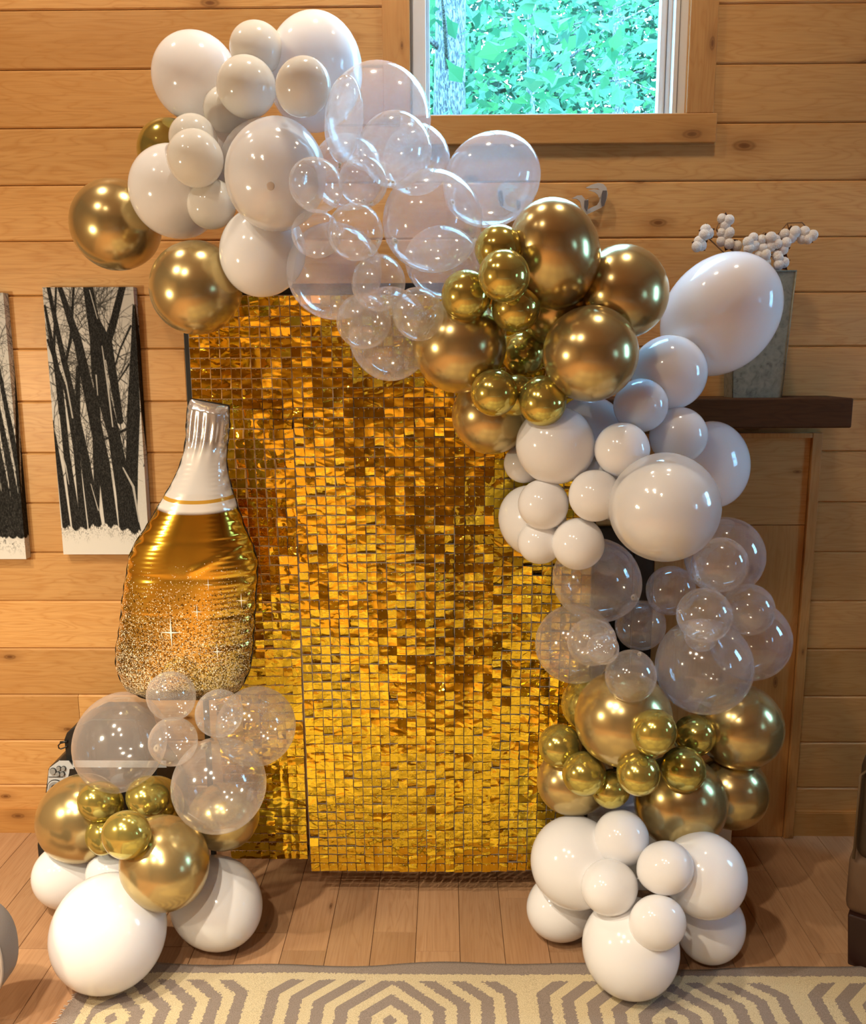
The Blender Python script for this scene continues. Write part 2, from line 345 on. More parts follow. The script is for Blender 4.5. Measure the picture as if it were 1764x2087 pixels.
# ------------------------------------------------------------------ helpers
def link(name, me, m=None, parent=None, loc=None):
    o = bpy.data.objects.new(name, me); COL.objects.link(o)
    if m is not None and me is not None:
        if len(me.materials) == 0: me.materials.append(m)
    if parent is not None: o.parent = parent
    if loc is not None: o.location = loc
    return o
def tag(o, label=None, cat=None, group=None, kind=None):
    if label: o['label'] = label
    if cat: o['category'] = cat
    if group: o['group'] = group
    if kind: o['kind'] = kind
    return o
def empty(name, loc=(0, 0, 0), label=None, cat=None, group=None, kind=None):
    o = bpy.data.objects.new(name, None); COL.objects.link(o); o.location = loc
    o.empty_display_size = 0.05
    return tag(o, label, cat, group, kind)
def mesh(name, verts, faces, smooth=False):
    me = bpy.data.meshes.new(name); me.from_pydata([tuple(v) for v in verts], [], faces)
    if smooth: me.polygons.foreach_set('use_smooth', [True] * len(me.polygons))
    me.update(); return me
class MB:
    """collects boxes, prisms, tubes, lathes into one mesh (local coordinates)"""
    def __init__(s): s.v = []; s.f = []; s.sm = []
    def add(s, v, f, smooth=False):
        n = len(s.v); s.v += [tuple(x) for x in v]; s.f += [tuple(i + n for i in q) for q in f]; s.sm += [smooth] * len(f); return s
    def box(s, x0, x1, y0, y1, z0, z1, M=None):
        v = [(x, y, z) for x in (x0, x1) for y in (y0, y1) for z in (z0, z1)]
        if M is not None: v = [M @ Vector(q) for q in v]
        return s.add(v, [(0, 1, 3, 2), (4, 6, 7, 5), (0, 4, 5, 1), (2, 3, 7, 6), (0, 2, 6, 4), (1, 5, 7, 3)])
    def prism(s, pts, y0, y1, axis='y'):
        """polygon in x/z pushed from y0 to y1"""
        n = len(pts)
        v = [(p[0], y0, p[1]) for p in pts] + [(p[0], y1, p[1]) for p in pts]
        f = [tuple(range(n)), tuple(range(2 * n - 1, n - 1, -1))] + [(i, i + n, (i + 1) % n + n, (i + 1) % n) for i in range(n)]
        return s.add(v, f)
    def tube(s, pts, rad, seg=8, cap=True):
        pts = [Vector(p) for p in pts]; rings = []
        R = rad if isinstance(rad, (list, tuple)) else [rad] * len(pts)
        up = Vector((0.13, 0.21, 0.97))
        for i, p in enumerate(pts):
            t = (pts[min(i + 1, len(pts) - 1)] - pts[max(i - 1, 0)]).normalized()
            a = t.cross(up)
            if a.length < 1e-3: a = t.cross(Vector((1, 0, 0)))
            a.normalize(); b = t.cross(a)
            rings.append([p + (a * math.cos(2 * PI * k / seg) + b * math.sin(2 * PI * k / seg)) * R[i] for k in range(seg)])
        v = [q for r in rings for q in r]; f = []
        for i in range(len(rings) - 1):
            for k in range(seg):
                f.append((i * seg + k, i * seg + (k + 1) % seg, (i + 1) * seg + (k + 1) % seg, (i + 1) * seg + k))
        if cap: f += [tuple(range(seg - 1, -1, -1)), tuple((len(rings) - 1) * seg + k for k in range(seg))]
        return s.add(v, f, True)
    def ball(s, c, r, seg=10, rings=7, sc=(1, 1, 1)):
        v = []; f = []
        for i in range(rings + 1):
            th = PI * i / rings
            for k in range(seg):
                ph = 2 * PI * k / seg
                v.append((c[0] + r * sc[0] * math.sin(th) * math.cos(ph), c[1] + r * sc[1] * math.sin(th) * math.sin(ph), c[2] + r * sc[2] * math.cos(th)))
        for i in range(rings):
            for k in range(seg): f.append((i * seg + k, (i + 1) * seg + k, (i + 1) * seg + (k + 1) % seg, i * seg + (k + 1) % seg))
        return s.add(v, f, True)
    def build(s, name, m, parent=None, loc=None, merge=False):
        me = bpy.data.meshes.new(name); me.from_pydata(s.v, [], s.f)
        me.polygons.foreach_set('use_smooth', s.sm)
        bm = bmesh.new(); bm.from_mesh(me)
        if merge: bmesh.ops.remove_doubles(bm, verts=bm.verts, dist=1e-6)
        bmesh.ops.recalc_face_normals(bm, faces=bm.faces); bm.to_mesh(me); bm.free(); me.update()
        return link(name, me, m, parent, loc)
def bevel(o, w, seg=2):
    md = o.modifiers.new('bevel', 'BEVEL'); md.width = w; md.segments = seg; md.limit_method = 'ANGLE'; return o
def board_mesh(name, L, H, T, c=0.0045, ctop=None):
    """board centred on the origin, front towards -y with chamfered long edges, length along x"""
    ct = c if ctop is None else ctop
    prof = [(0, -H / 2), (-T + c, -H / 2), (-T, -H / 2 + c), (-T, H / 2 - ct), (-T + ct, H / 2), (0, H / 2)]
    v = [(-L / 2, y, z) for y, z in prof] + [(L / 2, y, z) for y, z in prof]; n = len(prof)
    f = [tuple(range(n - 1, -1, -1)), tuple(range(n, 2 * n))] + [(i, (i + 1) % n, (i + 1) % n + n, i + n) for i in range(n)]
    me = mesh(name, v, f)
    bm = bmesh.new(); bm.from_mesh(me); bmesh.ops.recalc_face_normals(bm, faces=bm.faces); bm.to_mesh(me); bm.free()
    return me
# ------------------------------------------------------------------ room shell
XL, XR, YB = -3.1, 3.4, -6.3
WX0, WX1, WZ0, WZ1 = -0.115, 0.79, 2.553, 3.50          # wall opening for the window
wall = MB()
wall.box(XL, WX0, 0.018, 0.14, 0, ROOM_H).box(WX1, XR, 0.018, 0.14, 0, ROOM_H).box(WX0, WX1, 0.018, 0.14, 0, WZ0).box(WX0, WX1, 0.018, 0.14, WZ1, ROOM_H)
wall_back = wall.build('wall_back', MW['groove']); tag(wall_back, kind='structure')
Z0, P = 2.7087, 0.18
rng = random.Random(7)
joints = {12: [-1.362], 5: [-0.9, 1.9], 8: [1.75], 0: [-1.9], 10: [-1.95], 13: [1.85], -1: [1.4]}
def plank(x0, x1, z0, z1):
    L, H = x1 - x0, z1 - z0
    me = board_mesh('plank', L - 0.0015, H - 0.001, 0.018, 0.004, 0.0065)
    o = link('plank', me, MW['plank'], wall_back, ((x0 + x1) / 2, 0.018, (z0 + z1) / 2)); return o
for i in range(-6, 15):
    zt = Z0 - P * i; zb = zt - P
    if i == 14: zb = 0.085
    if zb > ROOM_H: continue
    zt = min(zt, ROOM_H)
    cuts = [XL] + sorted(joints.get(i, [])) + [XR]
    segs = list(zip(cuts[:-1], cuts[1:]))
    for a, b in segs:
        if zt > WZ0 + 0.001 and zb < WZ1:
            parts = []
            if a < WX0: parts.append((a, min(b, WX0)))
            if b > WX1: parts.append((max(a, WX1), b))
            for p, q in parts:
                if q - p > 0.01: plank(p, q, zb, zt)
            if zb < WZ0 and a < WX0 and b > WX1: plank(WX0, WX1, zb, WZ0)
        else: plank(a, b, zb, zt)
bb = MB(); 
for x0, x1 in ((XL, -0.62), (1.30, XR)):
    bb.prism([(x0, 0), (x1, 0), (x1, 0.092), (x0, 0.092)], -0.014, 0.018)
    bb.prism([(x0, 0.0922), (x1, 0.0922), (x1, 0.096), (x0, 0.096)], -0.010, 0.018)
tag(bb.build('baseboard_back', MW['trim']), kind='structure')
# window casing
tr = MB()
tr.box(-0.201, -0.112, -0.020, 0.018, 2.5535, ROOM_H - 0.05)
o = tr.build('trim_1', MW['surround']); tag(o, kind='structure'); bevel(o, 0.003)
tr = MB(); tr.box(0.784, 0.874, -0.020, 0.018, 2.5535, ROOM_H - 0.05)
o = tr.build('trim_2', MW['surround']); tag(o, kind='structure'); bevel(o, 0.003)
tr = MB(); tr.box(-0.5, 0.5, -0.026, 0.018, -0.0455, 0.0455)
o = tr.build('trim_3', MW['trim'], None, (0.368, 0, 2.507)); tag(o, kind='structure'); bevel(o, 0.003)
o.scale = (1.032, 1, 1)
# window unit: jamb liners, sash, glass
win = empty('window_1', (0.32, 0.05, 2.553), kind='structure')
def wpart(name, mat, boxes, par=win):
    b = MB()
    for q in boxes: b.box(q[0] - 0.32, q[1] - 0.32, q[2] - 0.05, q[3] - 0.05, q[4] - 2.553, q[5] - 2.553)
    return b.build(name, mat, par)
wpart('jamb_liner', MW['vinyl_dark'], [(-0.113, -0.106, -0.012, 0.13, 2.553, 3.5)])
wpart('jamb_liner', MW['trim'], [(0.782, 0.789, -0.012, 0.13, 2.553, 3.5)])
wpart('window_frame', MW['vinyl'], [(-0.106, -0.062, 0.0, 0.10, 2.553, 3.5), (0.742, 0.782, 0.0, 0.10, 2.553, 3.5), (-0.106, 0.782, 0.03, 0.10, 2.545, 2.566), (-0.106, 0.782, 0.03, 0.10, 3.45, 3.5)])
wpart('sash', MW['vinyl'], [(-0.062, -0.050, 0.045, 0.085, 2.566, 3.45), (0.706, 0.742, 0.045, 0.085, 2.566, 3.45), (-0.05, 0.706, 0.045, 0.085, 2.556, 2.572), (-0.05, 0.706, 0.045, 0.085, 3.41, 3.45)])
wpart('gasket', MW['vinyl_dark'], [(0.725, 0.7275, 0.040, 0.046, 2.57, 3.45), (0.755, 0.757, -0.002, 0.002, 2.56, 3.45), (-0.05, 0.706, 0.040, 0.0445, 2.5665, 2.5685)])
wpart('pane', MW['glass'], [(-0.05, 0.706, 0.062, 0.066, 2.572, 3.41)])
# other walls, ceiling, floor base
def slabbox(name, q, mat):
    b = MB(); b.box(*q); return tag(b.build(name, mat), kind='structure')
slabbox('wall_left', (XL - 0.1, XL, YB, 0.14, 0, ROOM_H), MW['room'])
slabbox('wall_front', (XL - 0.1, XR + 0.1, YB - 0.1, YB, 0, ROOM_H), MW['room'])
slabbox('ceiling', (XL - 0.1, XR + 0.1, YB - 0.1, 0.14, ROOM_H, ROOM_H + 0.1), MW['ceiling'])
wr = MB(); wz = [(-1.35, -0.8, 1.5, 2.55), (-3.3, -2.95, 1.5, 2.1)]
ys = [YB, -3.3, -2.95, -1.35, -0.8, 0.14]
wr.box(XR, XR + 0.1, ys[0], ys[1], 0, ROOM_H).box(XR, XR + 0.1, ys[2], ys[3], 0, ROOM_H).box(XR, XR + 0.1, ys[4], ys[5], 0, ROOM_H)
for a, b, z0, z1 in wz: wr.box(XR, XR + 0.1, a, b, 0, z0).box(XR, XR + 0.1, a, b, z1, ROOM_H)
tag(wr.build('wall_right', MW['room']), kind='structure')
for k, (a, b, z0, z1) in enumerate(wz):
    fr = MB(); t = 0.045; x0, x1 = XR + 0.02, XR + 0.07
    fr.box(x0, x1, a, a + t, z0, z1).box(x0, x1, b - t, b, z0, z1).box(x0, x1, a + t, b - t, z0, z0 + t).box(x0, x1, a + t, b - t, z1 - t, z1)
    m_ = (a + b) / 2; zm = (z0 + z1) / 2
    fr.box(x0, x1, m_ - 0.02, m_ + 0.02, z0 + t, z1 - t).box(x0, x1, a + t, b - t, zm - 0.02, zm + 0.02)
    f = fr.build('window_%d' % (k + 2), MW['vinyl']); tag(f, kind='structure')
    pn = MB(); pn.box(XR + 0.05, XR + 0.053, a, b, z0, z1); pn.build('pane', MW['glass'], f)
floor = MB(); floor.box(XL, XR, YB, 0.018, -0.06, -0.014)
floor = floor.build('floor', MW['oak']); tag(floor, kind='structure')
BW = 0.135
ends = {7: [-0.44], 8: [-0.70], 9: [-0.665], 10: [-0.40], 11: [-0.66], 4: [-0.62], 5: [-1.0], 3: [-0.66]}
k0 = int((XL + 0.09) / BW) - 1
for k in range(-23, 27):
    x0 = -0.092 + BW * k; x1 = x0 + BW
    if x1 < XL + 0.02 or x0 > XR - 0.02: continue
    near = -1.9 < x0 < 2.0
    if near:
        cut = sorted({round(-rng.uniform(0.2, 1.1), 3), -2.3} | ({-0.67} if k % 3 == 0 else set()))
        if len(cut) == 3 and abs(cut[1] - cut[2]) < 0.25: cut = [cut[0], cut[2]]
        ysg = [YB + 0.01] + cut + [0.0]
    else: ysg = [YB + 0.01, 0.0]
    for a, b in zip(ysg[:-1], ysg[1:]):
        bm_ = MB(); L = b - a; w = BW / 2 - 0.0006; g = 0.0012
        v = [(-w, -L / 2 + g / 2, -0.0135), (w, -L / 2 + g / 2, -0.0135), (w, L / 2 - g / 2, -0.0135), (-w, L / 2 - g / 2, -0.0135),
             (-w, -L / 2 + g / 2, -0.0012), (w, -L / 2 + g / 2, -0.0012), (w, L / 2 - g / 2, -0.0012), (-w, L / 2 - g / 2, -0.0012),
             (-w + .001, -L / 2 + g / 2 + .0004, 0), (w - .001, -L / 2 + g / 2 + .0004, 0), (w - .001, L / 2 - g / 2 - .0004, 0), (-w + .001, L / 2 - g / 2 - .0004, 0)]
        f = [(0, 3, 2, 1), (8, 9, 10, 11)] + [(i, (i + 1) % 4, (i + 1) % 4 + 4, i + 4) for i in range(4)] + [(i + 4, (i + 1) % 4 + 4, (i + 1) % 4 + 8, i + 8) for i in range(4)]
        bm_.add(v, f); bm_.build('plank', MW['oak'], floor, ((x0 + x1) / 2, (a + b) / 2, 0))

# ------------------------------------------------------------------ outside the window
gr = MB(); gr.box(-30, 30, 0.3, 45, -0.9, -0.6); tag(gr.build('ground', MW['ground']), kind='structure')
def leafcloud(n, box, size, seed, dens=None):
    r = random.Random(seed); v = []; f = []
    for _ in range(n):
        c = Vector((r.uniform(box[0], box[1]), r.uniform(box[2], box[3]), r.uniform(box[4], box[5])))
        if dens and not dens(c, r): continue
        s = size * r.uniform(0.6, 1.4)
        a = Vector((r.gauss(0, 1), r.gauss(0, 1), r.gauss(0, 0.6))).normalized(); b = a.cross(Vector((r.gauss(0, 1), r.gauss(0, 1), r.gauss(0, 1)))).normalized()
        nrm = a.cross(b) * s * 0.14
        pts = [c - a * s, c - a * s * .2 + b * s * .55 + nrm, c + a * s * .25 + b * s * .22, c + a * s, c + a * s * .25 - b * s * .22, c - a * s * .2 - b * s * .55 + nrm]
        n0 = len(v); v += pts; f += [(n0, n0 + 1, n0 + 2, n0 + 5), (n0 + 2, n0 + 3, n0 + 4, n0 + 5)]
    return mesh('leaves', v, f)
def tree(x, y, r0, h, label, nleaf, spread, lz, seed, lean=0.0, leafsize=0.07):
    t = empty('forest_tree', (x, y, -0.6), label, 'tree', 'trees outside the window')
    rr = random.Random(seed); pts = []; rad = []
    n = 22
    for i in range(n + 1):
        s = i / n; pts.append((lean * s + 0.03 * math.sin(s * 9 + seed) * r0 * 6, 0.02 * math.cos(s * 7), h * s)); rad.append(r0 * (1.12 - 0.35 * s) * (1 + 0.05 * math.sin(s * 60 + seed)))
    MB().tube(pts, rad, 20).build('trunk', MW['bark'], t)
    for i in range(7):
        br = MB()
        z = rr.uniform(lz[0], lz[1]); a = rr.uniform(0, 2 * PI); L = rr.uniform(0.5, 1.0) * spread
        br.tube([(lean * z / h, 0, z), (math.cos(a) * L * .5, math.sin(a) * L * .5, z + L * .2), (math.cos(a) * L, math.sin(a) * L, z + L * .3)], [r0 * .22, r0 * .13, 0.004], 6)
        br.build('branch', MW['bark'], t)
    me = leafcloud(nleaf, (-spread, spread, -spread * .7, spread * .7, lz[0], lz[1]), leafsize, seed)
    o = link('foliage', me, MW['leaf'], t); o['kind'] = 'stuff'
    return t
tx = at(920, 120, 2.6)
tree(tx.x - 0.02, 2.6, 0.098, 9.5, 'thick pale barked tree close outside the window', 900, 1.1, (3.2, 4.8), 3, 0.0)
tx = at(1075, 130, 4.2)
tree(tx.x, 4.2, 0.036, 9, 'thin dark sapling in the middle of the window view', 2600, 1.5, (3.2, 5.4), 5, 0.05, 0.045)
tx = at(1290, 130, 5.6)
tree(tx.x, 5.6, 0.055, 10, 'slim tree behind leaves at the window frame, far side from the thick trunk', 3600, 2.0, (3.2, 6.0), 9, -0.3, 0.05)
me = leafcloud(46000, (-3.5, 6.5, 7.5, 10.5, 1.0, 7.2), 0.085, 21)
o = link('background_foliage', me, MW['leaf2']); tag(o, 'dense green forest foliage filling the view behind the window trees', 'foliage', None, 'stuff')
for k, (a, b, r, lab) in enumerate([((1120, 150), (1340, 5), .010, 'thin bare branch slanting across the upper window view'), ((1130, 60), (1330, 40), .006, 'pale slender branch high in the window view'), ((1210, 170), (1330, 185), .008, 'curved dark branch low in the window view')]):
    A = at(a[0], a[1], 3.2); B = at(b[0], b[1], 3.4); mid = (A + B) / 2 + Vector((0, 0, 0.05))
    tag(MB().tube([A, mid, B], [r, r * .8, r * .4], 6).build('bare_branch', MW['bark']), lab, 'branch', 'bare branches outside')

# ------------------------------------------------------------------ fireplace
fp = empty('fireplace_surround', (0.34, 0, 0), 'wide pine fireplace surround with upright boards under the dark mantel', 'fireplace')
def fpart(name, q, mat, bev=0.002, par=fp, off=(0.34, 0, 0)):
    c = Vector(((q[0] + q[1]) / 2, (q[2] + q[3]) / 2, (q[4] + q[5]) / 2))
    b = MB(); b.box(q[0] - c.x, q[1] - c.x, q[2] - c.y, q[3] - c.y, q[4] - c.z, q[5] - c.z)
    o = b.build(name, mat, par, c - Vector(off)); bevel(o, bev); return o
xs = [-0.58, -0.20]
for x0, x1 in ((-0.56, -0.07), (0.74, 1.262)):
    fpart('upright_board', (x0, x1, -0.022, -0.0005, 0.001, 1.19), MW['surround'])
fpart('header_board', (-0.56, 1.262, -0.022, -0.0005, 1.192, 1.515), MW['plank'])
for x0, x1 in ((-0.595, -0.561), (1.263, 1.297)):
    fpart('edge_strip', (x0, x1, -0.034, -0.0005, 0.001, 1.515), MW['surround'])
fpart('top_strip', (-0.56, 1.262, -0.034, -0.0225, 1.498, 1.515), MW['surround'])
ins = empty('fireplace_insert', (0.345, -0.02, 0.0), 'black steel fireplace insert with dark glass behind the sequin wall', 'fireplace')
def ipart(name, q, mat): return fpart(name, q, mat, 0.004, ins, (0.345, -0.02, 0))
ipart('insert_frame', (-0.065, 0.005, -0.05, -0.0005, 0.002, 1.185), MW['firebox'])
ipart('insert_frame', (0.665, 0.735, -0.05, -0.0005, 0.002, 1.185), MW['firebox'])
ipart('insert_frame', (0.005, 0.665, -0.05, -0.0005, 1.10, 1.185), MW['firebox'])
ipart('insert_base', (0.005, 0.665, -0.05, -0.0005, 0.002, 0.14), MW['firebox'])
ipart('glass_door', (0.005, 0.665, -0.035, -0.03, 0.14, 1.10), MW['fireglass'])
mt = MB(); 
mtx0, mtx1, mz0, mz1 = -0.63, 1.315, 1.545, 1.641
mt.box(mtx0 - 0.34, mtx1 - 0.34, -0.20, -0.001, 0, mz1 - mz0)
mantel = mt.build('mantel_shelf', MW['mantel'], None, (0.34, 0, mz0)); bevel(mantel, 0.005, 2)
tag(mantel, 'dark brown beam mantel shelf above the pine fireplace surround', 'shelf')
BALLOONS = [
    ('W', (-0.7242, -0.34, 2.5778), 0.1233, 0.1233, (0.316, 0.866, -0.388), 'tl', 'large white balloon at the upper outer corner of the arch'),
    ('W', (-0.3782, -0.34, 2.5857), 0.1387, 0.1731, (-0.21, 0.793, -0.571), 'tl', 'tallest white balloon topping the arch, glowing blue towards the window'),
    ('I', (-0.519, -0.456, 2.6174), 0.0744, 0.0659, (-0.206, 0.803, -0.559), 'tl', 'small ivory balloon at the very top of the arch'),
    ('I', (-0.5414, -0.504, 2.5023), 0.0809, 0.0809, (-0.102, 0.803, -0.587), 'tl', 'small ivory balloon below the topmost ivory one, front of its trio'),
    ('I', (-0.3484, -0.756, 2.428), 0.0664, 0.0744, (-0.57, 0.69, -0.446), 'tl', 'small ivory balloon against the tallest white balloon, window side of its trio'),
    ('I', (-0.6187, -0.416, 2.4671), 0.0658, 0.0658, (0.2, 0.837, -0.509), 'tl', 'small ivory balloon mostly hidden under the ivory trio'),
    ('I', (-0.687, -0.528, 2.3648), 0.0647, 0.0659, (0.554, 0.828, -0.087), 'tl', 'small ivory balloon peeping over the lower ivory balloon of a stacked pair'),
    ('I', (-0.659, -0.62, 2.2939), 0.0738, 0.0738, (0.601, 0.79, 0.123), 'tl', 'small ivory balloon in front of its stacked pair, above the outer white balloon'),
    ('S', (-0.8115, -0.34, 2.376), 0.0921, 0.0921, (0.576, 0.814, 0.08), 'tl', 'gold chrome balloon tucked behind the white ones, only its edge showing'),
    ('W', (-0.7647, -0.46, 2.2382), 0.1253, 0.1343, (0.221, 0.816, -0.534), 'tl', 'large white balloon on the outer side, touching the outermost gold balloon'),
    ('G', (-0.9825, -0.34, 2.1674), 0.1329, 0.1329, (0.419, 0.859, -0.296), 'tl', 'outermost gold chrome balloon, above the forest canvas'),
    ('G', (-0.6847, -0.5793, 1.966), 0.1244, 0.1322, (0.248, 0.653, 0.716), 'tl', 'gold chrome balloon hanging over the upper corner of the sequin wall'),
    ('I', (-0.6378, -0.552, 2.1899), 0.0641, 0.0727, (0.426, 0.646, 0.634), 'tl', 'small translucent ivory balloon below the stacked ivory pair'),
    ('W', (-0.4264, -0.732, 2.2305), 0.1264, 0.1446, (0.084, 0.478, 0.874), 'tl', 'big double-layered white balloon with a dark dot, middle of the white cluster'),
    ('W', (-0.4938, -0.488, 2.3123), 0.1142, 0.1393, (-0.889, 0.447, 0.101), 'tl', 'white balloon filling the gap behind the double-layered one'),
    ('W', (-0.6315, -0.34, 2.3447), 0.1075, 0.1075, (0.63, 0.76, 0.158), 'tl', 'white balloon deep behind the stacked ivory pair'),
    ('W', (-0.491, -0.6074, 2.0581), 0.1137, 0.1284, (0.302, 0.606, 0.736), 'tl', 'large white balloon hanging low over the top edge of the sequin wall'),
    ('C', (-0.1747, -0.602, 2.3938), 0.1383, 0.1383, (-0.005, 0.794, -0.608), 'tc', 'large clear balloon overlapping the window trim'),
    ('C', (-0.2513, -0.742, 2.3549), 0.0483, 0.1218, (-0.178, 0.775, -0.606), 'tc', 'narrow clear balloon edge against the tallest white balloon'),
    ('C', (-0.1246, -0.73, 2.2864), 0.0921, 0.0921, (-0.116, 0.768, -0.63), 'tc', 'medium clear balloon in front of the one on the window trim'),
    ('C', (-0.0799, -0.47, 2.3186), 0.0946, 0.0978, (-0.295, 0.749, -0.594), 'tc', 'clear balloon behind two others, edge lit blue under the window'),
    ('C', (0.1291, -0.47, 2.2624), 0.1255, 0.1488, (-0.662, 0.708, -0.244), 'tc', 'large clear balloon under the window sill, nearest the metal wall ornament'),
    ('C', (-0.3098, -0.842, 2.182), 0.0626, 0.0696, (0.515, 0.775, -0.367), 'tc', 'small clear balloon in front of the double-layered white balloon'),
    ('C', (-0.2033, -0.762, 2.2045), 0.0617, 0.0621, (0.224, 0.766, -0.603), 'tc', 'small clear balloon, blue lit, beside the one on the double-layered balloon'),
    ('C', (-0.0332, -0.706, 2.117), 0.1283, 0.1301, (-0.714, 0.651, -0.258), 'tc', 'big clear balloon in the middle of the arch bend'),
    ('C', (-0.2208, -0.806, 2.0786), 0.0693, 0.0693, (0.668, 0.718, -0.196), 'tc', 'small clear balloon, centre of the upper clear knot cluster'),
    ('C', (-0.2732, -0.47, 2.2859), 0.1032, 0.1032, (0.313, 0.776, -0.548), 'tc', 'large clear balloon, blue lit, deep behind the small clear ones'),
    ('C', (-0.3196, -0.786, 2.0773), 0.0587, 0.0647, (0.685, 0.729, -0.024), 'tc', 'small clear balloon over the lower white balloon'),
    ('C', (-0.2913, -0.6647, 1.9989), 0.1256, 0.128, (0.635, 0.663, 0.397), 'tc', 'large clear balloon showing the dark top bar of the sequin wall'),
    ('C', (-0.1697, -0.7514, 1.962), 0.0687, 0.075, (0.166, 0.563, 0.81), 'tc', 'small clear balloon, upper one of the trio over the sequin wall top'),
    ('C', (-0.213, -0.7077, 1.8686), 0.0715, 0.074, (0.201, 0.604, 0.771), 'tc', 'small clear balloon, lower one of the trio over the sequin wall top'),
    ('C', (-0.0687, -0.7512, 1.8834), 0.0651, 0.0709, (-0.339, 0.569, 0.75), 'tc', 'small clear balloon touching the gold cluster'),
    ('C', (-0.1525, -0.5678, 1.8396), 0.1161, 0.1375, (-0.049, 0.591, 0.805), 'tc', 'large clear balloon lowest of the arch bend, sequin grid showing through'),
    ('C', (-0.006, -0.5464, 2.0326), 0.0987, 0.1129, (-0.755, 0.586, 0.294), 'tc', 'clear balloon behind the big one, beside the small gold balloons'),
    ('G', (0.2773, -0.7344, 2.0281), 0.1181, 0.1523, (0.239, 0.674, -0.699), 'gu', 'biggest gold chrome balloon, topping the upper gold cluster'),
    ('S', (0.1332, -0.8, 2.0366), 0.0597, 0.0597, (0.367, 0.676, -0.639), 'gu', 'small gold balloon, topmost of the small ones in the upper gold cluster'),
    ('S', (0.1423, -0.874, 1.965), 0.0621, 0.0652, (0.43, 0.649, -0.628), 'gu', 'small gold balloon in front, second from the top of the upper cluster'),
    ('S', (0.0542, -0.7631, 1.9285), 0.0643, 0.0643, (0.707, 0.624, -0.333), 'gu', 'small gold balloon closest to the clear trio'),
    ('S', (0.1814, -0.7507, 1.8982), 0.0634, 0.0643, (0.527, 0.61, -0.591), 'gu', 'small gold balloon tucked below the front small gold one'),
    ('G', (0.0399, -0.6643, 1.8039), 0.1265, 0.1265, (0.789, 0.601, 0.131), 'gu', 'large gold balloon behind the small ones, beside the clear bend'),
    ('G', (0.471, -0.6799, 1.9425), 0.1219, 0.1082, (-0.577, 0.766, -0.282), 'gu', 'gold balloon between the biggest gold and the biggest white balloon'),
    ('G', (0.3153, -0.5547, 1.9156), 0.1148, 0.1148, (-0.417, 0.709, -0.569), 'gu', 'gold balloon seen only as a dark sliver between two large gold ones'),
    ('G', (0.3712, -0.7667, 1.7813), 0.1225, 0.1225, (-0.631, 0.726, 0.275), 'gu', 'large gold balloon in front, above the white balloons of the arch leg'),
    ('S', (0.225, -0.5054, 1.7835), 0.0652, 0.0653, (0.435, 0.575, 0.693), 'gu', 'smallest gold balloon in the centre of the upper gold cluster'),
    ('S', (0.1282, -0.7484, 1.6829), 0.0618, 0.0618, (0.482, 0.613, 0.626), 'gu', 'small gold balloon at the foot of the upper cluster, over the sequins'),
    ('S', (0.2534, -0.7511, 1.6611), 0.0621, 0.0683, (-0.027, 0.658, 0.752), 'gu', 'small gold balloon lowest of the upper cluster, against the white ones'),
    ('G', (0.13, -0.5528, 1.612), 0.1113, 0.1113, (0.406, 0.638, 0.654), 'gu', 'gold balloon under the small pair, its lower half over the sequins'),
    ('S', (0.1897, -0.668, 1.6718), 0.0557, 0.0564, (0.282, 0.625, 0.728), 'gu', 'small gold balloon almost hidden between the lowest pair'),
    ('W', (0.7866, -0.47, 1.887), 0.1569, 0.2028, (-0.274, 0.756, -0.594), 'wr', 'biggest white balloon, in front of the metal vase'),
    ('W', (0.6257, -0.562, 1.7276), 0.1054, 0.1054, (-0.17, 0.667, -0.726), 'wr', 'white balloon below the biggest one, at the mantel end'),
    ('W', (0.5331, -0.642, 1.6418), 0.0737, 0.0737, (-0.091, 0.611, -0.787), 'wr', 'small white balloon just below the large front gold one'),
    ('W', (0.6489, -0.602, 1.5564), 0.0802, 0.0802, (-0.488, 0.728, -0.481), 'wr', 'small white balloon in front of the mantel shelf'),
    ('W', (0.4645, -0.75, 1.5323), 0.072, 0.072, (0.01, 0.543, -0.84), 'wr', 'small white balloon beside the one in front of the mantel'),
    ('W', (0.7906, -0.47, 1.4591), 0.1288, 0.0911, (-0.571, 0.807, -0.152), 'wr', 'oval white balloon standing out over the fireplace boards'),
    ('W', (0.2982, -0.6886, 1.5383), 0.1056, 0.109, (0.801, 0.487, -0.348), 'wr', 'large translucent white balloon under the lowest gold one'),
    ('W', (0.4108, -0.545, 1.5633), 0.1016, 0.1028, (0.568, 0.477, -0.671), 'wr', 'white balloon behind, under the large front gold balloon'),
    ('W', (0.2316, -0.4994, 1.4666), 0.0574, 0.0616, (0.838, 0.531, -0.127), 'wr', 'white balloon peeping out over the sequins below the gold cluster'),
    ('W', (0.2668, -0.6999, 1.379), 0.0693, 0.0693, (0.784, 0.577, 0.23), 'wr', 'small white balloon closest to the sequins in the lower trio'),
    ('W', (0.3951, -0.7623, 1.4129), 0.0694, 0.0694, (0.637, 0.598, 0.487), 'wr', 'small white balloon in the middle of the arch leg'),
    ('W', (0.558, -0.842, 1.396), 0.1403, 0.1403, (0.214, 0.704, 0.677), 'wr', 'big double-layered white balloon in the arch leg, outer skin showing as a paler rim'),
    ('W', (0.2544, -0.5423, 1.3035), 0.1075, 0.0913, (0.738, 0.608, 0.291), 'wr', 'oval white balloon bulging over the sequins'),
    ('W', (0.262, -0.6756, 1.2703), 0.062, 0.0628, (0.648, 0.646, 0.403), 'wr', 'small white balloon in shade below the one closest to the sequins'),
    ('W', (0.3592, -0.7312, 1.2765), 0.0707, 0.0721, (0.47, 0.683, 0.559), 'wr', 'small bright white balloon hanging lowest above the clear ones'),
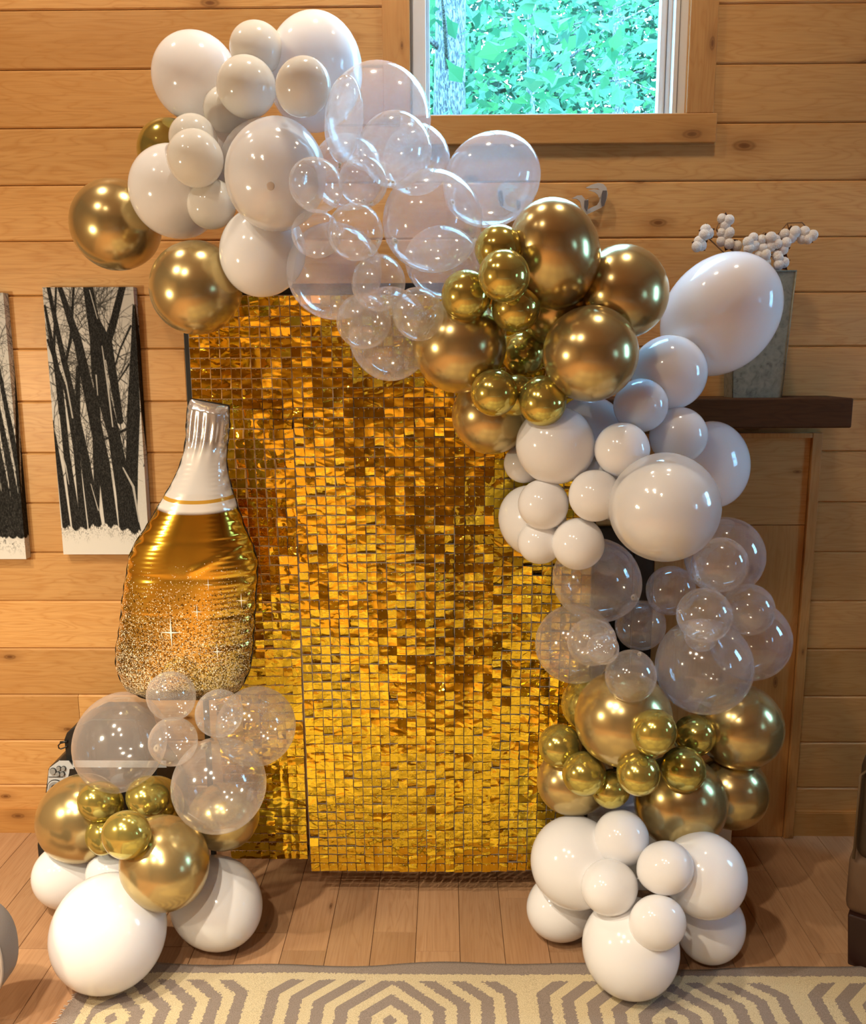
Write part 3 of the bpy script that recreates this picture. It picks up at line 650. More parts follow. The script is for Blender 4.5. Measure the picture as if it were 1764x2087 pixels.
    ('W', (0.4824, -0.6444, 1.4287), 0.1062, 0.1062, (0.057, 0.721, 0.691), 'wr', 'white balloon behind the middle of the arch leg'),
    ('C', (0.4428, -0.5704, 1.1326), 0.1226, 0.1357, (0.807, 0.384, -0.448), 'cr', 'large clear balloon just under the white leg balloons'),
    ('C', (0.8291, -0.5, 1.188), 0.1169, 0.1197, (-0.394, 0.642, -0.658), 'cr', 'large clear balloon against the fireplace boards, upper one'),
    ('C', (0.7694, -0.644, 1.197), 0.0772, 0.0809, (-0.421, 0.647, -0.636), 'cr', 'small clear balloon highest of its knot cluster by the fireplace'),
    ('C', (0.6751, -0.5, 1.0825), 0.0733, 0.0765, (-0.294, 0.52, -0.802), 'cr', 'small clear balloon behind, in the middle of the clear leg section'),
    ('C', (0.7047, -0.74, 1.0785), 0.0748, 0.0751, (-0.573, 0.811, -0.118), 'cr', 'small clear balloon front of its knot cluster by the fireplace'),
    ('C', (0.8797, -0.584, 1.0494), 0.0752, 0.0752, (-0.544, 0.807, -0.228), 'cr', 'small clear balloon on the fireplace side of its knot cluster'),
    ('C', (0.9199, -0.5, 0.9293), 0.1224, 0.1224, (-0.499, 0.867, -0.002), 'cr', 'large clear balloon sticking out furthest towards the fireplace edge'),
    ('C', (0.5897, -0.5, 0.9754), 0.0753, 0.079, (0.688, 0.619, 0.379), 'cr', 'small clear balloon at the top of the lower knot cluster'),
    ('C', (0.4099, -0.6982, 0.9889), 0.0673, 0.0706, (0.795, 0.579, 0.181), 'cr', 'small clear balloon nearest the sequins in the lower knot cluster'),
    ('C', (0.4244, -0.784, 0.9983), 0.0433, 0.0445, (0.737, 0.617, 0.276), 'cr', 'tiny clear balloon seen within the small one nearest the sequins'),
    ('C', (0.5059, -0.768, 0.9159), 0.0697, 0.0735, (0.436, 0.758, 0.486), 'cr', 'small clear balloon hanging in front of the lower gold cluster'),
    ('C', (0.3849, -0.5607, 0.9369), 0.1169, 0.1199, (0.807, 0.575, 0.132), 'cr', 'large clear balloon over the edge of the sequin wall'),
    ('C', (0.7528, -0.604, 0.8845), 0.1403, 0.1403, (-0.27, 0.895, 0.354), 'cr', 'biggest clear balloon of the leg, resting on the gold ones'),
    ('C', (0.7178, -0.68, 1.0033), 0.0474, 0.0474, (-0.462, 0.87, 0.169), 'cr', 'tiny shiny clear balloon under the front one of the fireplace cluster'),
    ('G', (0.5052, -0.6982, 0.7608), 0.138, 0.138, (0.379, 0.213, -0.901), 'gr', 'largest gold balloon of the lower leg cluster, sequin side'),
    ('S', (0.4409, -0.5278, 0.7344), 0.0883, 0.0883, (0.618, 0.259, -0.742), 'gr', 'gold balloon behind, its edge over the sequins'),
    ('G', (0.9019, -0.504, 0.6521), 0.1317, 0.1336, (-0.528, 0.661, -0.533), 'gr', 'large gold balloon against the fireplace boards'),
    ('G', (0.8896, -0.5, 0.4371), 0.1161, 0.1161, (-0.517, 0.848, -0.119), 'gr', 'gold balloon low at the fireplace foot, partly behind'),
    ('G', (0.3978, -0.5555, 0.5033), 0.106, 0.1276, (0.821, 0.572, 0.01), 'gr', 'large gold balloon behind the two small ones at the sequin edge'),
    ('G', (0.7026, -0.608, 0.4601), 0.1378, 0.1378, (-0.342, 0.921, 0.185), 'gr', 'large gold balloon resting on the white base balloons'),
    ('S', (0.3409, -0.603, 0.634), 0.0638, 0.0653, (0.854, 0.424, -0.302), 'gr', 'small gold balloon furthest over the sequins in the lower leg cluster'),
    ('S', (0.4001, -0.6884, 0.588), 0.0628, 0.0646, (0.834, 0.552, -0.006), 'gr', 'small gold balloon second from the sequin edge in the lower leg cluster'),
    ('S', (0.5539, -0.852, 0.7886), 0.0586, 0.0655, (-0.317, 0.384, -0.867), 'gr', 'small gold balloon topmost of the lower leg cluster'),
    ('S', (0.7483, -0.564, 0.65), 0.0617, 0.0671, (-0.551, 0.611, -0.568), 'gr', 'small gold balloon beside the topmost, towards the fireplace'),
    ('S', (0.5242, -0.82, 0.6577), 0.0585, 0.0632, (0.176, 0.882, 0.437), 'gr', 'small gold balloon in the centre of the lower leg cluster'),
    ('S', (0.6821, -0.692, 0.6044), 0.0652, 0.0652, (-0.573, 0.808, -0.141), 'gr', 'small gold balloon in front of the one resting on the white base'),
    ('S', (0.4835, -0.668, 0.5319), 0.055, 0.0607, (0.629, 0.725, 0.281), 'gr', 'small gold balloon peeping out just above the white base'),
    ('W', (0.5074, -0.72, 0.4053), 0.0786, 0.0786, (0.379, 0.102, -0.92), 'wb', 'small white balloon topmost of the leg base'),
    ('W', (0.3853, -0.6652, 0.2946), 0.1327, 0.1327, (0.843, 0.331, -0.424), 'wb', 'large white balloon of the leg base, sequin side'),
    ('W', (0.4569, -0.8239, 0.3178), 0.074, 0.0826, (0.851, 0.519, -0.08), 'wb', 'small cream-white balloon in the middle of the leg base'),
    ('W', (0.6004, -0.848, 0.3921), 0.0695, 0.0838, (-0.582, 0.506, -0.637), 'wb', 'small white balloon below the large resting gold one'),
    ('W', (0.572, -0.904, 0.2661), 0.0773, 0.065, (-0.132, 0.966, 0.224), 'wb', 'small white balloon in front of the one on the rug'),
    ('W', (0.7307, -0.78, 0.3285), 0.1174, 0.1174, (-0.597, 0.652, -0.468), 'wb', 'large white balloon of the leg base, fireplace side'),
    ('W', (0.361, -0.5954, 0.1012), 0.1001, 0.1188, (0.814, 0.574, -0.083), 'wb', 'white balloon on the floor by the foot of the sequin wall'),
    ('W', (0.52, -0.8291, 0.1361), 0.1351, 0.1351, (0.188, 0.943, 0.274), 'wb', 'white balloon resting on the rug under the arch leg'),
    ('W', (0.7846, -0.6955, 0.1078), 0.1068, 0.0955, (-0.451, 0.89, -0.065), 'wb', 'white balloon on the floor, fireplace side of the leg base'),
    ('C', (-1.0158, -0.5, 0.5952), 0.1548, 0.1334, (0.519, 0.709, -0.478), 'lc', 'large clear balloon showing the dark case behind it'),
    ('C', (-0.7902, -0.67, 0.8145), 0.0685, 0.0752, (0.316, 0.467, -0.826), 'lc', 'small clear balloon touching the bottle foot'),
    ('C', (-0.6466, -0.7, 0.7752), 0.0681, 0.0681, (-0.811, 0.238, -0.535), 'lc', 'small clear balloon beside the bottle, sequin side'),
    ('C', (-0.7755, -0.72, 0.6991), 0.0692, 0.0692, (0.438, 0.895, 0.085), 'lc', 'small clear balloon in front of its knot below the bottle'),
    ('C', (-0.5745, -0.5636, 0.6764), 0.1198, 0.1198, (-0.899, 0.4, -0.179), 'lc', 'large clear balloon over the sequins beside the bottle'),
    ('C', (-0.6571, -0.6989, 0.5563), 0.1355, 0.1383, (-0.475, 0.787, 0.395), 'lc', 'biggest clear balloon of the short cluster, in front of a gold one'),
    ('G', (-1.1705, -0.47, 0.3204), 0.1381, 0.1381, (0.503, 0.775, -0.383), 'lg', 'large gold balloon on the outer side of the short cluster'),
    ('S', (-1.0666, -0.558, 0.4246), 0.0618, 0.0744, (0.489, 0.635, -0.598), 'lg', 'small gold balloon nearest the game case'),
    ('S', (-0.9206, -0.55, 0.4373), 0.068, 0.0608, (-0.362, 0.104, -0.927), 'lg', 'small gold balloon beside the biggest clear one'),
    ('S', (-0.8853, -0.826, 0.4721), 0.0685, 0.0614, (0.212, 0.957, 0.197), 'lg', 'small gold balloon in front of its trio'),
    ('S', (-1.06, -0.582, 0.32), 0.0558, 0.0439, (0.417, 0.907, -0.062), 'lg', 'small gold balloon half hidden behind its trio'),
    ('G', (-0.8112, -0.7515, 0.3426), 0.1247, 0.1422, (-0.565, 0.759, 0.323), 'lg', 'large front gold balloon above the white floor balloons'),
    ('G', (-0.6901, -0.5503, 0.3725), 0.102, 0.1145, (-0.911, 0.367, -0.189), 'lg', 'gold balloon behind the biggest clear one, at the sequin foot'),
    ('S', (-0.9339, -0.45, 0.3564), 0.0924, 0.0825, (-0.783, 0.119, -0.611), 'lg', 'gold balloon glimpsed behind the small gold ones'),
    ('W', (-1.2228, -0.4637, 0.114), 0.1067, 0.1279, (0.5, 0.687, -0.527), 'lw', 'white floor balloon under the outer gold one'),
    ('W', (-1.0484, -0.514, 0.1452), 0.0868, 0.1093, (0.474, 0.512, -0.716), 'lw', 'white balloon glimpsed behind the front gold one'),
    ('W', (-0.9603, -0.8131, 0.1624), 0.1614, 0.1614, (0.392, 0.916, -0.084), 'lw', 'biggest white balloon, resting on the rug corner'),
    ('W', (-0.707, -0.6286, 0.1331), 0.1316, 0.1599, (-0.767, 0.629, 0.129), 'lw', 'white floor balloon beside the sequin wall foot'),
]
GROUPS = {'tl': 'white, ivory and gold balloons at the top outer end of the arch', 'tc': 'clear balloons of the arch bend', 'gu': 'gold balloons of the upper cluster', 'wr': 'white balloons of the arch leg', 'cr': 'clear balloons of the arch leg', 'gr': 'gold balloons of the lower leg cluster', 'wb': 'white balloons of the leg base', 'lc': 'clear balloons of the short cluster', 'lg': 'gold balloons of the short cluster', 'lw': 'white balloons under the short cluster'}
# ------------------------------------------------------------------ rug
def wob(x): return 0.010 * math.sin(x * 5.1 + 0.8) + 0.006 * math.sin(x * 13 + 2)
rv = []; rf = []; nx, ny = 150, 24
rx0, rx1, ry1, ry0 = -1.045, 2.35, -0.738, -2.6
for layer, z in ((0, 0.0075), (1, 0.0005)):
    for j in range(ny + 1):
        for i in range(nx + 1):
            s = (j / ny) ** 1.6; x = rx0 + (rx1 - rx0) * i / nx; y = ry1 + wob(x) * (1 - s) + (ry0 - ry1) * s
            x += 0.006 * math.sin(y * 21) * (1 if i == 0 else 0)
            rip = 0.0025 * max(0, math.sin(x * 8 + y * 2)) * (1 - s) if layer == 0 else 0
            rv.append((x, y, z + rip))
n1 = (nx + 1) * (ny + 1)
for j in range(ny):
    for i in range(nx):
        a = j * (nx + 1) + i
        rf.append((a, a + nx + 1, a + nx + 2, a + 1)); rf.append((a + n1, a + 1 + n1, a + nx + 2 + n1, a + nx + 1 + n1))
bnd = [i for i in range(nx + 1)] + [j * (nx + 1) + nx for j in range(1, ny + 1)] + [ny * (nx + 1) + i for i in range(nx - 1, -1, -1)] + [j * (nx + 1) for j in range(ny - 1, 0, -1)]
for k in range(len(bnd)):
    a, b = bnd[k], bnd[(k + 1) % len(bnd)]; rf.append((a, b, b + n1, a + n1))
rug = link('area_rug', mesh('rug', rv, rf, True), MW['rug'])
tag(rug, 'flat woven rug with cream maze of nested hexagons on grey', 'rug')
fr = MB(); rr = random.Random(4)
for i in range(260):
    y = ry1 - 0.004 - i * 0.0045; x = rx0 + 0.006 * math.sin(y * 21)
    if y < -2.0: break
    L = rr.uniform(0.004, 0.016)
    fr.tube([(x + .003, y, 0.005), (x - L, y + rr.uniform(-.006, .006), 0.003)], 0.0011, 4, False)
for i in range(700):
    x = rx0 + i * 0.0048; y = ry1 + wob(x)
    fr.tube([(x, y - .003, 0.006), (x + rr.uniform(-.003, .003), y + rr.uniform(0.001, .006), 0.004)], 0.0009, 3, False)
o = fr.build('fringe', MW['palepipe'], rug); o['kind'] = 'stuff'

# ------------------------------------------------------------------ forest canvases (flat black and white prints)
def forest_raster(Wp, Hp, strokes, ground, seed, snow):
    """strokes: polylines (x, y, width) in print units 0..1 x 0..2.6"""
    ys, xs = np.mgrid[0:Hp, 0:Wp].astype(float)
    X = xs / (Wp - 1); Y = ys / (Hp - 1) * 2.6
    rs = np.random.RandomState(seed)
    noise = rs.rand(Hp, Wp)
    sm = (noise + np.roll(noise, 1, 0) + np.roll(noise, 1, 1) + np.roll(noise, 2, 0)) / 4
    img = 0.60 + 0.05 * (sm - .5) - 0.10 * (1 - Y / 2.6)
    def seg(x0, y0, w0, x1, y1, w1, dark, soft=0.006):
        nonlocal img
        dx, dy = x1 - x0, y1 - y0; L2 = dx * dx + dy * dy + 1e-9
        pad = max(w0, w1) + .02
        i0 = max(0, int((min(x0, x1) - pad) * (Wp - 1))); i1 = min(Wp, int((max(x0, x1) + pad) * (Wp - 1)) + 2)
        j0 = max(0, int((min(y0, y1) - pad) / 2.6 * (Hp - 1))); j1 = min(Hp, int((max(y0, y1) + pad) / 2.6 * (Hp - 1)) + 2)
        if i0 >= i1 or j0 >= j1: return
        sx = X[j0:j1, i0:i1]; sy = Y[j0:j1, i0:i1]
        t = np.clip(((sx - x0) * dx + (sy - y0) * dy) / L2, 0, 1)
        d = np.hypot(sx - x0 - t * dx, sy - y0 - t * dy); w = (w0 + (w1 - w0) * t) / 2
        a = np.clip((w - d) / soft + .5, 0, 1)
        img[j0:j1, i0:i1] = img[j0:j1, i0:i1] * (1 - a) + (dark + 0.05 * (sm[j0:j1, i0:i1] - .5)) * a
    def branch(x, y, ang, L, w, depth):
        n = 5
        for k in range(n):
            ang += rs.uniform(-.3, .3); x2 = x + math.cos(ang) * L / n; y2 = y - math.sin(ang) * L / n
            seg(x, y, w, x2, y2, w * .85, 0.035, 0.008); x, y, w = x2, y2, w * .85
            if depth > 0 and rs.rand() < .75: branch(x, y, ang + rs.choice([-1, 1]) * rs.uniform(.35, .9), L * .6, w * .65, depth - 1)
    for _ in range(95):
        branch(rs.rand(), rs.uniform(0.1, 1.9), rs.choice([1.2, 1.9, .7, 2.4]) + rs.uniform(-.3, .3), rs.uniform(.25, .6), .011, 2)
    for st in strokes:
        for p, q in zip(st[:-1], st[1:]): seg(p[0], p[1], p[2], q[0], q[1], q[2], 0.014)
    for st in snow:
        for p, q in zip(st[:-1], st[1:]): seg(p[0], p[1], p[2], q[0], q[1], q[2], 0.42, 0.006)
    bark = rs.rand(Hp, Wp) > .93
    bark = bark | np.roll(bark, 1, 0)
    img = np.where((img < .08) & bark, img + .022, img)
    # snowy ground laid over the trunk feet
    gy = ground + 0.03 * np.sin(X * 9) + 0.05 * X + 0.035 * (sm - .5) + .02 * np.sin(X * 47)
    g = np.clip((Y - gy) / 0.012, 0, 1)
    img = img * (1 - g) + (0.66 - 0.50 * (sm > .60) * np.clip(1 - (Y - gy) / .14, 0, 1)) * g
    return np.clip(img, .006, .9)
def K(pts):   # photo crop pixels (290..985, 80..1870) to print units
    r = []
    for x, y, w in pts:
        t = (y - 80) / 1790.0; xl = 290 + 117 * t; xr = 886 + 118 * t
        r.append(((x - xl) / (xr - xl), t * 2.6, w / (xr - xl)))
    return r
main_trunks = [K(s) for s in [
    [(330, 80, 26), (400, 430, 34), (480, 800, 48), (560, 1200, 62), (630, 1680, 96)],
    [(405, 80, 32), (520, 430, 56), (600, 800, 76), (690, 1250, 84), (745, 1700, 92)],
    [(590, 80, 66), (640, 400, 84), (655, 650, 92), (760, 1050, 84), (830, 1450, 112), (870, 1710, 150)],
    [(640, 300, 60), (720, 450, 60), (760, 700, 56), (800, 950, 44)],
    [(815, 80, 44), (750, 330, 50), (690, 520, 56)],
    [(888, 200, 12), (897, 500, 56), (890, 900, 88), (880, 1250, 84), (905, 1480, 30), (905, 1650, 20)],
    [(305, 200, 16), (395, 700, 42), (440, 1200, 46), (500, 1670, 64)],
    [(320, 420, 16), (440, 760, 26), (500, 1150, 36), (550, 1680, 50)],
    [(520, 600, 30), (512, 1200, 38), (540, 1670, 44)],
    [(640, 650, 30), (645, 1100, 64), (640, 1600, 30)],
    [(345, 950, 12), (390, 1300, 40), (430, 1670, 56)],
    [(495, 80, 16), (475, 400, 22), (440, 560, 16)], [(380, 80, 14), (360, 500, 20), (400, 900, 26)],
    [(870, 330, 14), (800, 480, 12), (770, 580, 10)], [(860, 580, 12), (780, 700, 10)], [(860, 1000, 18), (690, 1080, 12)]]]
main_snow = [K(s) for s in [[(400, 540, 4), (440, 700, 10), (480, 930, 9)], [(680, 460, 5), (715, 700, 11), (750, 990, 8)], [(640, 650, 9), (650, 780, 5)], [(355, 1000, 3), (430, 1260, 9), (450, 1380, 4)], [(820, 1270, 8), (890, 1400, 16), (930, 1640, 8)], [(600, 1380, 4), (650, 1560, 7)], [(600, 100, 5), (650, 280, 5)]]]
def canvas(x0, x1, z0, z1, img, label, mirror_side=0.36):
    Hp, Wp = img.shape
    T = 0.036
    e = empty('forest_canvas', ((x0 + x1) / 2, -0.0, (z0 + z1) / 2), label, 'canvas', 'forest prints on the log wall')
    cx, cz = (x0 + x1) / 2, (z0 + z1) / 2
    v = []; f = []; colr = []
    wx = np.linspace(x0 - cx, x1 - cx, Wp); zz = np.linspace(z1 - cz, z0 - cz, Hp)
    def grid(P, C_):
        n0 = len(v); h, w = len(P), len(P[0])
        for j in range(h):
            for i in range(w): v.append(P[j][i]); colr.append(C_[j][i])
        for j in range(h - 1):
            for i in range(w - 1):
                a = n0 + j * w + i; f.append((a, a + w, a + w + 1, a + 1))
    grid([[(wx[i], -T, zz[j]) for i in range(Wp)] for j in range(Hp)], img)
    ds = 12; yy = np.linspace(-T, -0.001, ds)
    grid([[(x1 - cx, yy[k], zz[j]) for k in range(ds)] for j in range(Hp)], img[:, ::-1][:, :ds] )
    grid([[(x0 - cx, yy[ds - 1 - k], zz[j]) for k in range(ds)] for j in range(Hp)], img[:, ds - 1::-1][:, :ds])
    grid([[(wx[i], yy[k], z0 - cz) for i in range(Wp)] for k in range(2)][::-1] if False else [[(wx[i], -T if k == 0 else -0.001, z0 - cz) for i in range(Wp)] for k in range(2)], img[-2:, :])
    grid([[(wx[i], -0.001 if k == 0 else -T, z1 - cz) for i in range(Wp)] for k in range(2)], img[:2, :])
    me = mesh('print', v, f)
    at_ = me.color_attributes.new('print', 'FLOAT_COLOR', 'POINT')
    c = np.ones((len(v), 4), dtype=np.float32); a = np.array(colr, dtype=np.float32)
    c[:, 0] = a * 1.0; c[:, 1] = a * 0.96; c[:, 2] = a * 0.90
    at_.data.foreach_set('color', c.ravel())
    link('printed_canvas', me, MW['print'], e)
    b = MB(); b.box(x0 - cx + .004, x1 - cx - .004, -T + .004, -0.0005, z0 - cz + .004, z1 - cz - .004); b.build('stretcher_frame', MW['trim'], e)
    return e
img = forest_raster(190, 480, main_trunks, 2.30, 3, main_snow)
canvas(-1.358, -1.050, 1.090, 2.013, img, 'tall narrow canvas of snowy winter tree trunks beside the bottle balloon')
rs2 = random.Random(9); st = []
for k in range(11):
    x = 0.05 + k * 0.095; st.append([(x - .22, 0, .03), (x - .1, .9, .05), (x, 1.7, .08), (x + .06, 2.33, .12)])
sn = [[(s[1][0] - .03, s[1][1], .006), (s[2][0] - .04, s[2][1], .014)] for s in st[::2]]
img2 = forest_raster(110, 330, st, 2.34, 11, sn)
canvas(-1.800, -1.493, 1.073, 1.996, img2, 'second forest canvas, mostly cut off by the edge of the photo')

# ------------------------------------------------------------------ vase and cotton on the mantel
vx, vy, vz = 1.018, -0.115, 1.6415
vase = empty('zinc_vase', (vx, vy, vz), 'tall tapered galvanised zinc vase on the mantel holding cotton stems', 'vase')
def taper(b, h0, h1, w0, w1, d0, d1, thick=0.003):
    o_ = [(-w0, -d0, h0), (w0, -d0, h0), (w0, d0, h0), (-w0, d0, h0), (-w1, -d1, h1), (w1, -d1, h1), (w1, d1, h1), (-w1, d1, h1)]
    t = thick; i_ = [(-w0 + t, -d0 + t, h0 + t), (w0 - t, -d0 + t, h0 + t), (w0 - t, d0 - t, h0 + t), (-w0 + t, d0 - t, h0 + t), (-w1 + t, -d1 + t, h1), (w1 - t, -d1 + t, h1), (w1 - t, d1 - t, h1), (-w1 + t, d1 - t, h1)]
    f = [(3, 2, 1, 0)] + [(k, (k + 1) % 4, (k + 1) % 4 + 4, k + 4) for k in range(4)]
    f += [(8, 9, 10, 11)] + [(8 + (k + 1) % 4, 8 + k, 12 + k, 12 + (k + 1) % 4) for k in range(4)]
    f += [(4 + k, 4 + (k + 1) % 4, 12 + (k + 1) % 4, 12 + k) for k in range(4)]
    return b.add(o_ + i_, f)
taper(MB(), 0, 0.400, 0.079, 0.098, 0.045, 0.052).build('body', MW['galv'], vase)
rim = MB(); q = 0.0985; d = 0.0525
rim.tube([(-q, -d, .4), (q, -d, .4), (q, d, .4), (-q, d, .4), (-q, -d, .4)], 0.0028, 6, False); rim.build('rolled_rim', MW['galv'], vase)
for sx_ in (-1, 1): MB().tube([(sx_ * .079, -.0455, 0.0), (sx_ * .098, -.0525, .4)], 0.0022, 6).build('seam', MW['galv'], vase)
def CP(x, y, dy=0.0): return at(1380 + x / 4.175, 420 + y / 4.175, vy + dy)
stems = [
 ('cotton stem leaning low over the biggest white balloon', [(640, 545), (420, 420), (250, 260), (235, 190)],
  [[(240, 200), (228, 245), (265, 232)], [(205, 335), (165, 345), (185, 300)]]),
 ('short upright cotton stem with bolls stacked in pairs', [(660, 545), (520, 420), (400, 330), (330, 200), (350, 150)],
  [[(378, 108), (438, 118), (405, 165)], [(375, 228), (442, 225), (408, 250)], [(372, 300), (440, 320), (505, 340)]]),
 ('cotton stem bent outward with the farthest bolls', [(820, 545), (860, 400), (850, 245), (935, 145), (1060, 140), (1095, 180)],
  [[(1080, 222), (1150, 250), (1060, 282), (1110, 280)], [(970, 265), (1000, 220), (910, 240)]]),
 ('full cotton stem with a dense bunch of bolls over the vase rim', [(800, 545), (780, 440), (740, 340), (690, 260), (740, 225)],
  [[(645, 268), (600, 308), (652, 335), (607, 360)], [(717, 285), (795, 265), (725, 358)], [(797, 335), (850, 320), (830, 285)], [(687, 425), (750, 415), (752, 480)], [(850, 420), (925, 312), (900, 370), (860, 440)], [(905, 480), (860, 500)]]),
]
for si, (lab, path, bolls) in enumerate(stems):
    dy = (-0.012, 0.018, 0.006, -0.02)[si]
    base = Vector((vx + 0.055 * (si - 1.5) * 0.6, vy + dy * .5, vz + 0.03))
    t = empty('cotton_stem', base, lab, 'cotton stem', 'dried cotton stems in the zinc vase')
    pts = [Vector((0, 0, 0))] + [CP(x, y, dy * 0.8) - base for x, y in path]
    pts[1].x = max(min(pts[1].x, vx + .085 - base.x), vx - .085 - base.x); pts[1].y = max(min(pts[1].y, .035), -.035)
    MB().tube(pts, 0.0022, 6).build('twig', MW['twig'], t)
    for bl in bolls:
        c = sum((CP(x, y, dy) for x, y in bl), Vector()) / len(bl) - base
        near = min(pts, key=lambda p: (p - c).length)
        bb_ = MB(); rb = random.Random(int(bl[0][0]))
        for j, (x, y) in enumerate(bl):
            p = CP(x, y, dy - 0.006 * (j % 2)) - base - c
            bb_.ball(p, 0.0170 * rb.uniform(.92, 1.1), 10, 8, (1, .9, rb.uniform(.95, 1.12)))
        o = bb_.build('cotton_boll', MW['cotton'], t, c)
        hk = MB(); hk.tube([near - c, Vector((0, 0.004, 0))], 0.0014, 5)
        for j in range(5):
            a = 2 * PI * j / 5 + .4; tip = Vector((math.cos(a) * .028, -0.008, math.sin(a) * .028)); m0 = tip * .6 + Vector((0, .004, 0))
            s_ = Vector((-math.sin(a), 0, math.cos(a))) * .008
            hk.add([(0, .012, 0), m0 + s_, tip, m0 - s_, m0 + Vector((0, .002, 0))], [(0, 1, 4), (1, 2, 4), (2, 3, 4), (3, 0, 4)])
        hk.build('husk', MW['husk'], o)

# ------------------------------------------------------------------ metal antler ornament
def OP(x, y): 
    p = at(980 + x / 6.3, 350 + y / 6.3, -0.03); return (p.x, p.z)
orn_c = at(1125, 470, -0.02)
orn = empty('metal_antler_ornament', (orn_c.x, 0, orn_c.z), 'cut sheet metal antlers on the wall, curling out behind the biggest gold balloon', 'ornament')
big = [(1350, 200), (1420, 165), (1500, 140), (1570, 155), (1610, 200), (1627, 280), (1612, 350), (1585, 425), (1550, 455), (1380, 537), (1330, 560), (1330, 520), (1390, 470), (1488, 428), (1518, 380), (1525, 320), (1505, 270), (1530, 240), (1500, 212), (1430, 215), (1355, 208)]
tine = [(1375, 238), (1450, 225), (1560, 240), (1530, 330), (1510, 330), (1500, 300), (1460, 265)]
small = [(1165, 343), (1230, 308), (1290, 303), (1325, 345), (1342, 364), (1375, 354), (1377, 420), (1362, 520), (1330, 560), (1290, 470), (1280, 430), (1270, 385), (1230, 350)]
edge1 = [(1560, 245), (1612, 245), (1604, 350), (1578, 440), (1547, 450), (1535, 385)]
edge2 = [(1325, 372), (1372, 368), (1374, 420), (1356, 515), (1322, 460)]
skull = [(1330, 520), (1352, 560), (1240, 700), (1130, 900), (1020, 1000), (910, 1000), (880, 1000), (880, 900), (913, 800), (913, 640), (1200, 620)]
mx = (1125 - 980) * 6.3
for nm, poly, y0, y1, mt_ in (('antler', big, -0.028, -0.022, 'orn'), ('tine', tine, -0.031, -0.0285, 'orn'), ('tine', small, -0.033, -0.027, 'orn'), ('bevel_band', edge1, -0.034, -0.0315, 'orn_dark'), ('bevel_band', edge2, -0.037, -0.0335, 'orn_dark')):
    for sgn in (1, -1):
        pts = []
        for x, y in poly:
            xx = x if sgn == 1 else 2 * mx - x
            p = OP(xx, y); pts.append((p[0] - orn_c.x, p[1] - orn_c.z))
        MB().prism(pts, y0, y1).build(nm, MW[mt_], orn)
hp = [OP(x, y) for x, y in skull + [(2 * mx - x, y) for x, y in skull[::-1]]]
MB().prism([(p[0] - orn_c.x, p[1] - orn_c.z) for p in hp], -0.026, -0.0005).build('mount_plate', MW['orn_dark'], orn)

# ------------------------------------------------------------------ sequin wall
SY = -0.420
sw = empty('sequin_wall', (-0.165, SY + 0.03, 0), 'gold shimmer wall of small square mirror sequins on a black frame', 'backdrop')
off = Vector((-0.165, SY + 0.03, 0))
fb = lambda name, q: (lambda b: bevel(b.box(q[0] - off.x, q[1] - off.x, q[2] - off.y, q[3] - off.y, q[4], q[5]).build(name, MW['black'], sw), 0.002))(MB())
fb('frame_post', (-0.778, -0.762, SY + .012, SY + .028, 0.0, 1.985))
fb('frame_post', (0.447, 0.463, SY + .012, SY + .028, 0.0, 1.985))
fb('frame_top_bar', (-0.778, 0.463, SY + .012, SY + .028, 1.958, 1.990))
fb('frame_bottom_bar', (-0.762, 0.447, SY + .014, SY + .026, 0.170, 0.184))
for x in (-0.770, 0.455): fb('frame_foot', (x - .012, x + .012, SY - .12, SY + .16, 0.0, 0.012))
PX0, PW, PITCH_S = -0.760, 0.303, 0.03
gb = [(0.148, 0.055, 0.0), (0.105, 0.012, 0.002), (0.104, 0.0, 0.0), (0.112, -0.006, 0.014)]   # bottom height, sideways drift at the foot, drift growth
ZT = 1.955
def seqpos(g, i, j, nrow):
    zb = gb[g][0]; s = (j + .5) / nrow
    x0 = PX0 + 0.303 * g; k = s * s
    drift = gb[g][1] * k * (1 - (i + .5) / 10 * (1.0 if g == 0 else 0.3))
    return x0 + (i + .5) * 0.0303 + drift, ZT - (ZT - zb) * s + (0.006 * k * (i - 5) / 5 if g == 3 else 0), drift
rr = random.Random(12)
NR = [60, 62, 62, 61]
# lattice
lt = MB()
for g in range(4):
    n = NR[g]
    for i in range(11):
        pts = []
        for j in range(0, n + 1, 4):
            x, z, _ = seqpos(g, min(i, 10) - .5, min(j, n) - .5, n); pts.append((x - off.x, z))
        w = .0015
        for p, q_ in zip(pts[:-1], pts[1:]):
            b0 = len(lt.v)
            lt.add([(p[0] - w, -.0268, p[1]), (p[0] + w, -.0268, p[1]), (q_[0] + w, -.0268, q_[1]), (q_[0] - w, -.0268, q_[1]),
                    (p[0] - w, -.0252, p[1]), (p[0] + w, -.0252, p[1]), (q_[0] + w, -.0252, q_[1]), (q_[0] - w, -.0252, q_[1])],
                   [(0, 1, 2, 3), (7, 6, 5, 4), (0, 3, 7, 4), (1, 5, 6, 2)])
    for j in range(n + 1):
        xa, za, _ = seqpos(g, -.5, j - .5, n); xb, zb_, _ = seqpos(g, 9.5, j - .5, n)
        h = .0013; xa -= off.x; xb -= off.x
        lt.add([(xa, -.027, za - h), (xb, -.027, zb_ - h), (xb, -.027, zb_ + h), (xa, -.027, za + h), (xa, -.0254, za - h), (xb, -.0254, zb_ - h), (xb, -.0254, zb_ + h), (xa, -.0254, za + h)],
               [(0, 1, 2, 3), (7, 6, 5, 4), (0, 4, 5, 1), (3, 2, 6, 7)])
o = lt.build('lattice', MW['lattice'], sw); o['kind'] = 'stuff'
SH = 0.0139
